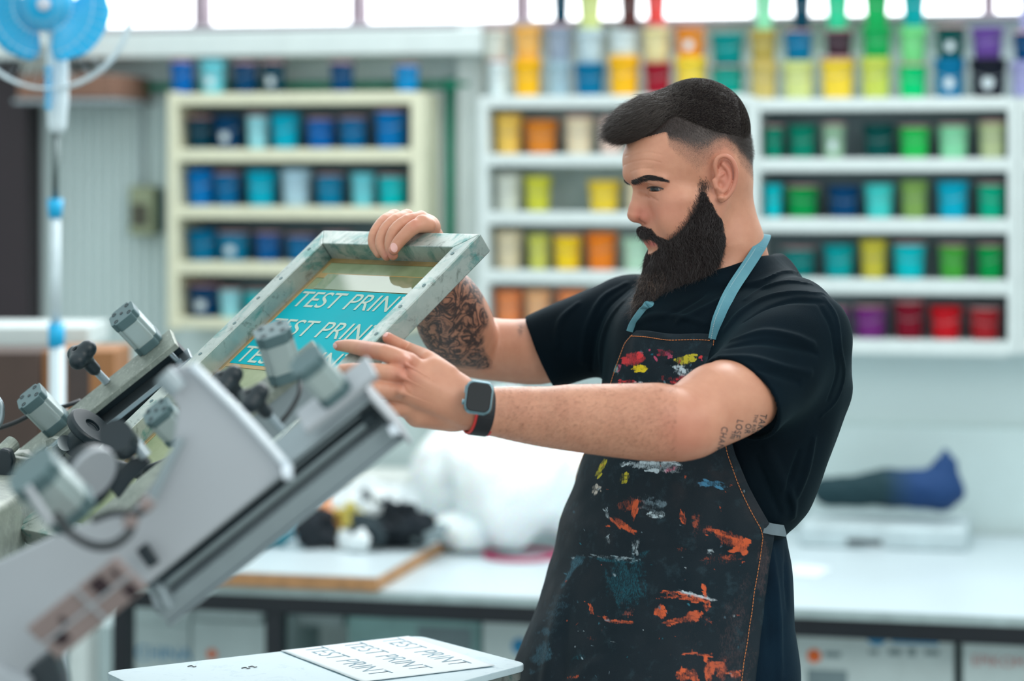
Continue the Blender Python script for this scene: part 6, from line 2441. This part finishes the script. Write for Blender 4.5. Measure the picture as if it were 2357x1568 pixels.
blk('carriage', [(-60, 1030), (0, 1052), (52, 1042), (100, 1062), (170, 1078), (210, 1130), (190, 1260), (90, 1330), (-60, 1420)], 3.56, .10, M_PLATE, head, .004)
blk('carriage_face', [(20, 1050), (96, 1064), (60, 1112), (28, 1090)], 3.53, .02, M_PLATE, head)
blk('lever_arm', [(-20, 1080), (0, 1032), (22, 1036), (30, 1060), (14, 1150), (34, 1182), (16, 1206), (-30, 1180)], 3.48, .025, M_PBLACK, head, .004)
rod('lever_hub', (10, 1180, 3.47), (34, 1206, 3.45), .020, M_PBLACK, head)
rod('swivel', (30, 1020, 3.52), (2, 1046, 3.50), .012, M_PLATE, head)
blk('cross_bar', [(110, 1030), (150, 1018), (120, 1060), (60, 1140), (30, 1170), (24, 1156), (70, 1100)], 3.51, .02, M_PLATE, head)
for i, (x, y, rr) in enumerate(((66, 1086, .012), (92, 1110, .010), (52, 1122, .011), (104, 1148, .013), (80, 1176, .009), (130, 1096, .009))):
    rod('bolt', (x, y, 3.50), (x + 8, y - 12, 3.47), rr, M_STEEL if i % 2 else M_PBLACK, head)
bm = bmesh.new(); tube(bm, [P(60, 1216, 3.46), P(90, 1250, 3.45), P(130, 1262, 3.45), (P(190, 1240, 3.46))], .005, 8, 6); obj('hose', bm, M_HOSE, head, smooth=True)
bm = bmesh.new(); tube(bm, [P(-10, 910, 3.56), P(4, 935, 3.56), P(2, 968, 3.56), P(-12, 990, 3.56)], .004, 8, 6); obj('wire_loop', bm, M_STEEL, head, smooth=True)
# black parts between the arms
rod('clamp_knob', (285, 1024, 2.92), (266, 1002, 2.88), .020, M_PBLACK, head)
blk('clamp_lever', [(262, 1090), (300, 1056), (330, 1050), (346, 1068), (300, 1112), (272, 1150), (256, 1130)], 2.92, .02, M_PBLACK, head)
rod('steel_pin', (300, 1006, 2.92), (336, 1052, 2.92), .008, M_STEEL, head)
blk('squeegee_holder', [(330, 1076), (400, 1048), (420, 1070), (350, 1120), (318, 1150), (300, 1130)], 3.25, .02, M_PBLACK, head)
rod('crossing_bar', (215, 1062, 3.22), (330, 1090, 3.22), .009, M_PBLACK, head)

# ---- middle cylinder pair and knobs, a little out of focus
mid = empty('middle_print_arm', P(620, 900, 3.0), parent=press)
MD = Fr(P(655, 858, 3.00), AF, CF, BF)
MB_ = Vector((-.25, -.36, .90)).normalized()
MC_ = AF.cross(MB_).normalized()
MC_ = MC_ if MC_.y < 0 else -MC_
pneu(Fr(P(660, 866, 3.00), MB_.cross(MC_), MC_, MB_), .0225, .066, mid)
kn = tknob(P(566, 926, 2.98), BF, .012, .0235, mid, AF)
tknob(P(650, 990, 2.86), BF, .032, .0215, mid, AF)
M_ = Fr(P(640, 1000, 3.0), AF, CF, BF)
bm = bmesh.new(); box(bm, MD, -.32, .05, -.024, .020, -.012, -.0002)
obj('top_plate', bm, M_PLATE, mid, bevel=.0015)
bm = bmesh.new(); box(bm, MD, -.30, .03, -.010, .006, -.060, -.0122)
obj('web', bm, M_EXTR, mid, bevel=.001)
bm = bmesh.new(); tube(bm, [P(690, 866, 2.93), P(688, 905, 2.90), P(668, 945, 2.88), P(640, 980, 2.87)], .0032, 8, 6)
obj('air_hose', bm, M_HOSE, mid, smooth=True)
pneu(Fr(P(412, 1000, 3.02), AF, CF, BF), .019, .046, mid)

# ---- near print arm (strongly out of focus)
near_arm = empty('near_print_arm', P(520, 1150, 2.6), parent=press)
DN = 2.62
blk('side_plate', [(436, 838), (470, 856), (676, 1078), (676, 1092), (640, 1104), (340, 1346), (300, 1330), (90, 1568), (-60, 1700), (-80, 1330), (140, 1226), (300, 1176), (392, 1064), (408, 940), (372, 880), (384, 850)], DN, .012, M_LIGHTP, near_arm, .003)
bm = bmesh.new()
tube(bm, [P(442, 842, DN - .004), P(560, 960, DN - .004), P(668, 1082, DN - .004)], .0055, 10, 4)
obj('plate_lip', bm, simple('bright_edge', (212, 220, 228), .35, metal=.2), near_arm, smooth=True)
rod('corner_bolt', (652, 1090, DN - .012), (672, 1086, DN - .012), .0085, simple('white_cap', (220, 228, 238), .3), near_arm)
rod('guide_rod', (342, 1166, DN - .02), (418, 1010, DN - .02), .0050, M_EXTR, near_arm)
rod('lip_rail', (374, 862, DN - .02), (410, 900, DN - .02), .012, M_EXTR, near_arm)
# channel section with flanges, running up to the right
DC = 2.72
AN = Fr(P(918, 985, DC), AF, CF, BF)
bm = bmesh.new()
# C-section profile in (c, b), extruded along the arm
Lc = .335
box(bm, AN, -Lc, 0, -.030, .030, .0, .0045)
box(bm, AN, -Lc, 0, -.030, .030, .0655, .070)
box(bm, AN, -Lc, 0, -.030, -.025, .0045, .0655)
box(bm, AN, -Lc, -.003, -.0249, .026, .0046, .028)
obj('channel', bm, M_EXTR, near_arm, bevel=.001)
bm = bmesh.new(); box(bm, AN, -Lc + .01, -.012, .006, .020, .036, .044)
obj('slide_bar', bm, M_STEEL, near_arm, bevel=.0015)
bm = bmesh.new(); box(bm, AN, -Lc + .01, -.02, .010, .016, .052, .055)
obj('slide_bar', bm, M_STEEL, near_arm, bevel=.001)
bm = bmesh.new(); box(bm, AN, .0002, .005, -.034, .036, -.006, .074)
obj('end_plate', bm, M_LIGHTP, near_arm, bevel=.0015)
bm = bmesh.new(); box(bm, AN, -.022, -.010, .026, .034, .040, .056); obj('stop_block', bm, M_PBLACK, near_arm, bevel=.001)
for (x, y) in ((907, 988), (846, 862)):
    rod('end_bolt', (x - 8, y + 4, DC - .04), (x + 8, y - 2, DC - .042), .007, simple('white_cap', (220, 228, 238), .3), near_arm)
blk('hook_end', [(352, 1345), (376, 1352), (398, 1400), (386, 1404), (372, 1386), (366, 1366)], 2.66, .03, M_EXTR, near_arm)
# big blurred cylinder on its top plate
NC_ = Fr(P(772, 905, 2.66), AF, CF, BF)
pneu(NC_, .0190, .056, near_arm, detail=False)
bm = bmesh.new(); box(bm, NC_, -.05, .05, -.024, .022, -.008, -.0002); obj('top_plate', bm, M_LIGHTP, near_arm, bevel=.0015)
# cylinder, disc and hoses at the left
LC = Fr(P(170, 1180, 2.52), AF, CF, BF)
pneu(LC, .0265, .070, near_arm, detail=False)
rod('curved_guard', (62, 1120, 2.46), (118, 1206, 2.46), .0045, M_LIGHTP, near_arm)
hd0 = P(212, 1090, 2.60)
ax_ = Vector((.62, -.55, -.35)).normalized(); u_ = ax_.orthogonal().normalized()
bm = bmesh.new()
F2 = Fr(hd0, Vector((-.52, 0, .85)).normalized(), Vector((-.85, 0, -.52)).normalized().cross(Vector((0, 0, 0))) if False else Vector((.5, -.8, .3)).normalized(), ax_)
fx = Vector((-.50, .1, .86)).normalized(); fx = (fx - ax_ * fx.dot(ax_)).normalized()
F2 = Fr(hd0, fx, ax_.cross(fx), ax_)
bm = bmesh.new(); lathe(bm, F2, [(0, -.003), (.030, -.003), (.031, 0), (.030, .003), (0, .003)], 40)
obj('pale_disc', bm, M_LIGHTP, near_arm, smooth=False)
F3 = Fr(P(196, 1104, 2.66), fx, ax_.cross(fx), ax_)
bm = bmesh.new(); lathe(bm, F3, [(0, -.006), (.040, -.006), (.041, 0), (.040, .006), (0, .006)], 40)
obj('black_disc', bm, M_PBLACK, near_arm, smooth=False)
bm = bmesh.new(); tube(bm, [P(128, 1180, 2.44), P(160, 1226, 2.44), P(214, 1256, 2.44), P(262, 1254, 2.44), P(298, 1226, 2.45), P(300, 1206, 2.48)], .0048, 8, 8)
obj('air_hose', bm, M_HOSE, near_arm, smooth=True)
bm = bmesh.new(); tube(bm, [P(215, 1196, 2.48), P(262, 1180, 2.46), P(300, 1182, 2.46), P(330, 1176, 2.47), P(342, 1160, 2.48)], .0042, 8, 8)
obj('air_hose', bm, M_HOSE, near_arm, smooth=True)
rod('hose_fitting', (296, 1214, 2.46), (306, 1186, 2.46), .0075, M_BROWNP, near_arm)
rod('hose_fitting', (330, 1170, 2.47), (346, 1150, 2.47), .0075, M_BROWNP, near_arm)
# electrical connector block with dark sockets, hanging below the plate
CB = Fr(P(205, 1400, 2.42), AF, BF, Vector((0, -1, 0)))
cb_ = empty('connector_block', P(205, 1400, 2.42), parent=near_arm)
bm = bmesh.new(); box(bm, CB, -.060, .054, -.024, .027, -.02, 0.0)
obj('connector_block', bm, M_BROWNP, near_arm, bevel=.003)
bpy.data.objects.remove(cb_)
for x, y, w2, h2 in ((-.048, -.006, .014, .018), (-.030, .006, .006, .012), (.016, .012, .016, .020), (.036, -.014, .012, .016), (.040, .012, .006, .010)):
    bm = bmesh.new(); box(bm, CB, x, x + w2, y - h2 / 2, y + h2 / 2, -.004, .0008)
    obj('socket', bm, M_DSLOT, near_arm)
for bx0, bx1, by0, by1 in ((.002, .006, -.024, .027), (-.060, .054, -.0015, .0025)):
    bm = bmesh.new(); box(bm, CB, bx0, bx1, by0, by1, .0003, .003)
    obj('pale_rib', bm, M_LIGHTP, near_arm, bevel=.0006)
blk('dark_foot', [(60, 1540), (118, 1500), (140, 1568), (150, 1640), (60, 1640)], 2.5, .05, M_PBLACK, near_arm, .004)
blk('plate_foot', [(-60, 1480), (0, 1540), (70, 1568), (60, 1700), (-80, 1700)], 2.48, .03, M_LIGHTP, near_arm, .004)
blk('dark_bracket', [(312, 1268), (336, 1250), (366, 1296), (342, 1310)], 2.60, .01, M_PBLACK, near_arm, .002)  # small black bracket at the lower edge of the plate
# column and base of the press, mostly out of the frame
bm = bmesh.new(); cyl(bm, (P(-420, 0, 3.3).x, 3.2, 0), (P(-420, 0, 3.3).x, 3.2, 1.0), .13, n=40); lathe(bm, Fr((P(-420, 0, 3.3).x, 3.2, 0), (1, 0, 0), (0, 1, 0), (0, 0, 1)), [(.38, 0), (.38, .04), (.14, .07), (0, .07)], 40)
obj('column', bm, M_LIGHTP, press)
blk('rotor', [(-520, 1250), (-300, 1180), (-50, 1200), (-40, 1420), (-300, 1500), (-520, 1480)], 3.05, .45, M_PLATE, press, .01)

# ---- pallet with the printed paper
HP = 0.915


def pp(px, py, h=HP):
    d = (CAMZ - h) * FPX / (py - HY)
    return Vector(((px - CX) * d / FPX, d, h))


def rounded(pts, r=.02, n=6):
    out = []
    m = len(pts)
    for i in range(m):
        a, b, c = Vector(pts[i - 1]), Vector(pts[i]), Vector(pts[(i + 1) % m])
        d1, d2 = (a - b).normalized(), (c - b).normalized()
        for k in range(n + 1):
            t = k / n
            p = (b + d1 * r) * (1 - t) ** 2 + b * 2 * t * (1 - t) + (b + d2 * r) * t ** 2
            out.append(p)
    return out


NPl = NT('pallet_rubber'); v = NPl.coord('Object')
NPl.set(Base_Color=NPl.mix(NPl.ramp(NPl.noise(v, 34, 6, .75, .8), [(0.55, (0, 0, 0)), (0.72, (.5, .5, .5))]), hexcol(196, 216, 224), hexcol(140, 170, 188)), Roughness=.45)
M_PAL = NPl.m
corn = [pp(238, 1546), pp(965, 1463), pp(1216, 1528), pp(560, 1700)]
pallet = empty('print_pallet', (corn[2] + corn[0]) / 2, 'pale grey print pallet with rounded corners in the foreground, holding the printed sheet', 'pallet')
bm = bmesh.new(); prism(bm, rounded([c + Vector((0, 0, 0)) for c in corn], .022), (0, 0, -.010))
obj('pallet_top', bm, M_PAL, pallet, bevel=.0015)
cen = sum(corn, Vector()) / 4
inn = [cen + (c - cen) * .985 - Vector((0, 0, .0101)) for c in corn]
bm = bmesh.new(); prism(bm, rounded(inn, .022), (0, 0, -.012))
obj('metal_backing', bm, M_ALU, pallet, bevel=.001)
bm = bmesh.new(); box(bm, Fr(cen - Vector((0, 0, .0226)), Vector((.8, -.6, 0)), Vector((.6, .8, 0)), (0, 0, 1)), -.25, .1, -.03, .03, -.05, 0)
obj('support_arm', bm, M_LIGHTP, pallet, bevel=.003)
bm = bmesh.new(); cyl(bm, cen - Vector((0, 0, .0731)), (cen.x, cen.y, 0), .04, n=24)
obj('support_post', bm, M_LIGHTP, pallet, smooth=False)
# paper with TEST PRINT
PA, PB = pp(655, 1494, HP + .0008), pp(940, 1466, HP + .0008)
PC_, = (pp(1140, 1534, HP + .0008),)
eu = (PC_ - PB); Lu = eu.length; eu.normalize()          # along the writing, to the right and near
ev = (PA - PB); ev = (ev - eu * ev.dot(eu)); Lv = ev.length * 1.06; ev.normalize()    # down the page
PF = Fr(PB, eu, ev, (0, 0, 1))
bm = bmesh.new()
nx, ny = 30, 20
g = [[bm.verts.new(PF(Lu * i / nx, Lv * j / ny, .0006 + .0004 * (math.sin(i * .7 + j * .3) * .5 + .5) * (1 if i in (0, nx) or j in (0, ny) else .5))) for i in range(nx + 1)] for j in range(ny + 1)]
for j in range(ny):
    for i in range(nx):
        bm.faces.new((g[j][i], g[j][i + 1], g[j + 1][i + 1], g[j + 1][i]))
paper = obj('printed_paper', bm, M_PAPER, smooth=True, label='white sheet printed three times with TEST PRINT, lying on the print pallet', cat='paper')
mo = paper.modifiers.new('s', 'SOLIDIFY'); mo.thickness = .0003
M_PRINT = simple('grey_blue_print', (104, 138, 154), .6)
for li in range(3):
    bm = text_bm('TEST PRINT', 1.0, offset=-0.012)
    xs = [v_.co.x for v_ in bm.verts]; hy_ = max(v_.co.y for v_ in bm.verts)
    for v_ in bm.verts:
        x = (v_.co.x - min(xs)) / (max(xs) - min(xs)) * Lu * .86
        y = v_.co.y / hy_ * Lv * .16
        v_.co = PF(Lu * .02 + x, Lv * (.08 + .30 * li + .17) - y, .0013)
    obj('print_line', bm, M_PRINT, paper, label='TEST PRINT in thin grey-blue letters')
for (x, y) in ((556, 1540), (572, 1537), (432, 1536)):
    bm = bmesh.new(); p0 = pp(x, y)
    tube(bm, [p0 + Vector((0, 0, .001)), p0 + Vector((.005, .004, .0012)), p0 + Vector((.009, -.002, .0010)), p0 + Vector((.012, .001, .0010))], .0007, 5, 4)
    obj('lint_thread', bm, M_HOSE, label='tiny dark thread of lint on the pallet' if x != 572 else 'tiny dark lint thread right beside another on the pallet', cat='lint', group='lint threads on the pallet')
# turn the whole place so that the back wall runs along the X axis
RZ = Matrix.Rotation(math.radians(13.2), 4, 'Z')
# ------------------------------------------------------------------ camera and look
cam = bpy.data.cameras.new('camera')
cam.sensor_width = 36.0
cam.lens = FPX / 2357 * 36.0
cam.shift_y = -(784 - HY) / 2357.0
cam.dof.use_dof = True
cam.dof.focus_distance = 3.42
APD = 0.042   # aperture diameter in metres
cam.dof.aperture_fstop = cam.lens / (APD * 1000)
cam.clip_start = 0.05
co = bpy.data.objects.new('camera', cam)
COL.objects.link(co)
co.location = (0, 0, CAMZ)
co.rotation_euler = (math.pi / 2, 0, 0)
SC.camera = co
bpy.context.view_layer.update()
for o in list(COL.objects):
    if o.parent is None:
        o.matrix_world = RZ @ o.matrix_world
SC.view_settings.view_transform = 'Standard'
SC.view_settings.look = 'None'
SC.view_settings.gamma = 1.0
SC.view_settings.use_curve_mapping = False
SC.view_settings.exposure = 0.22
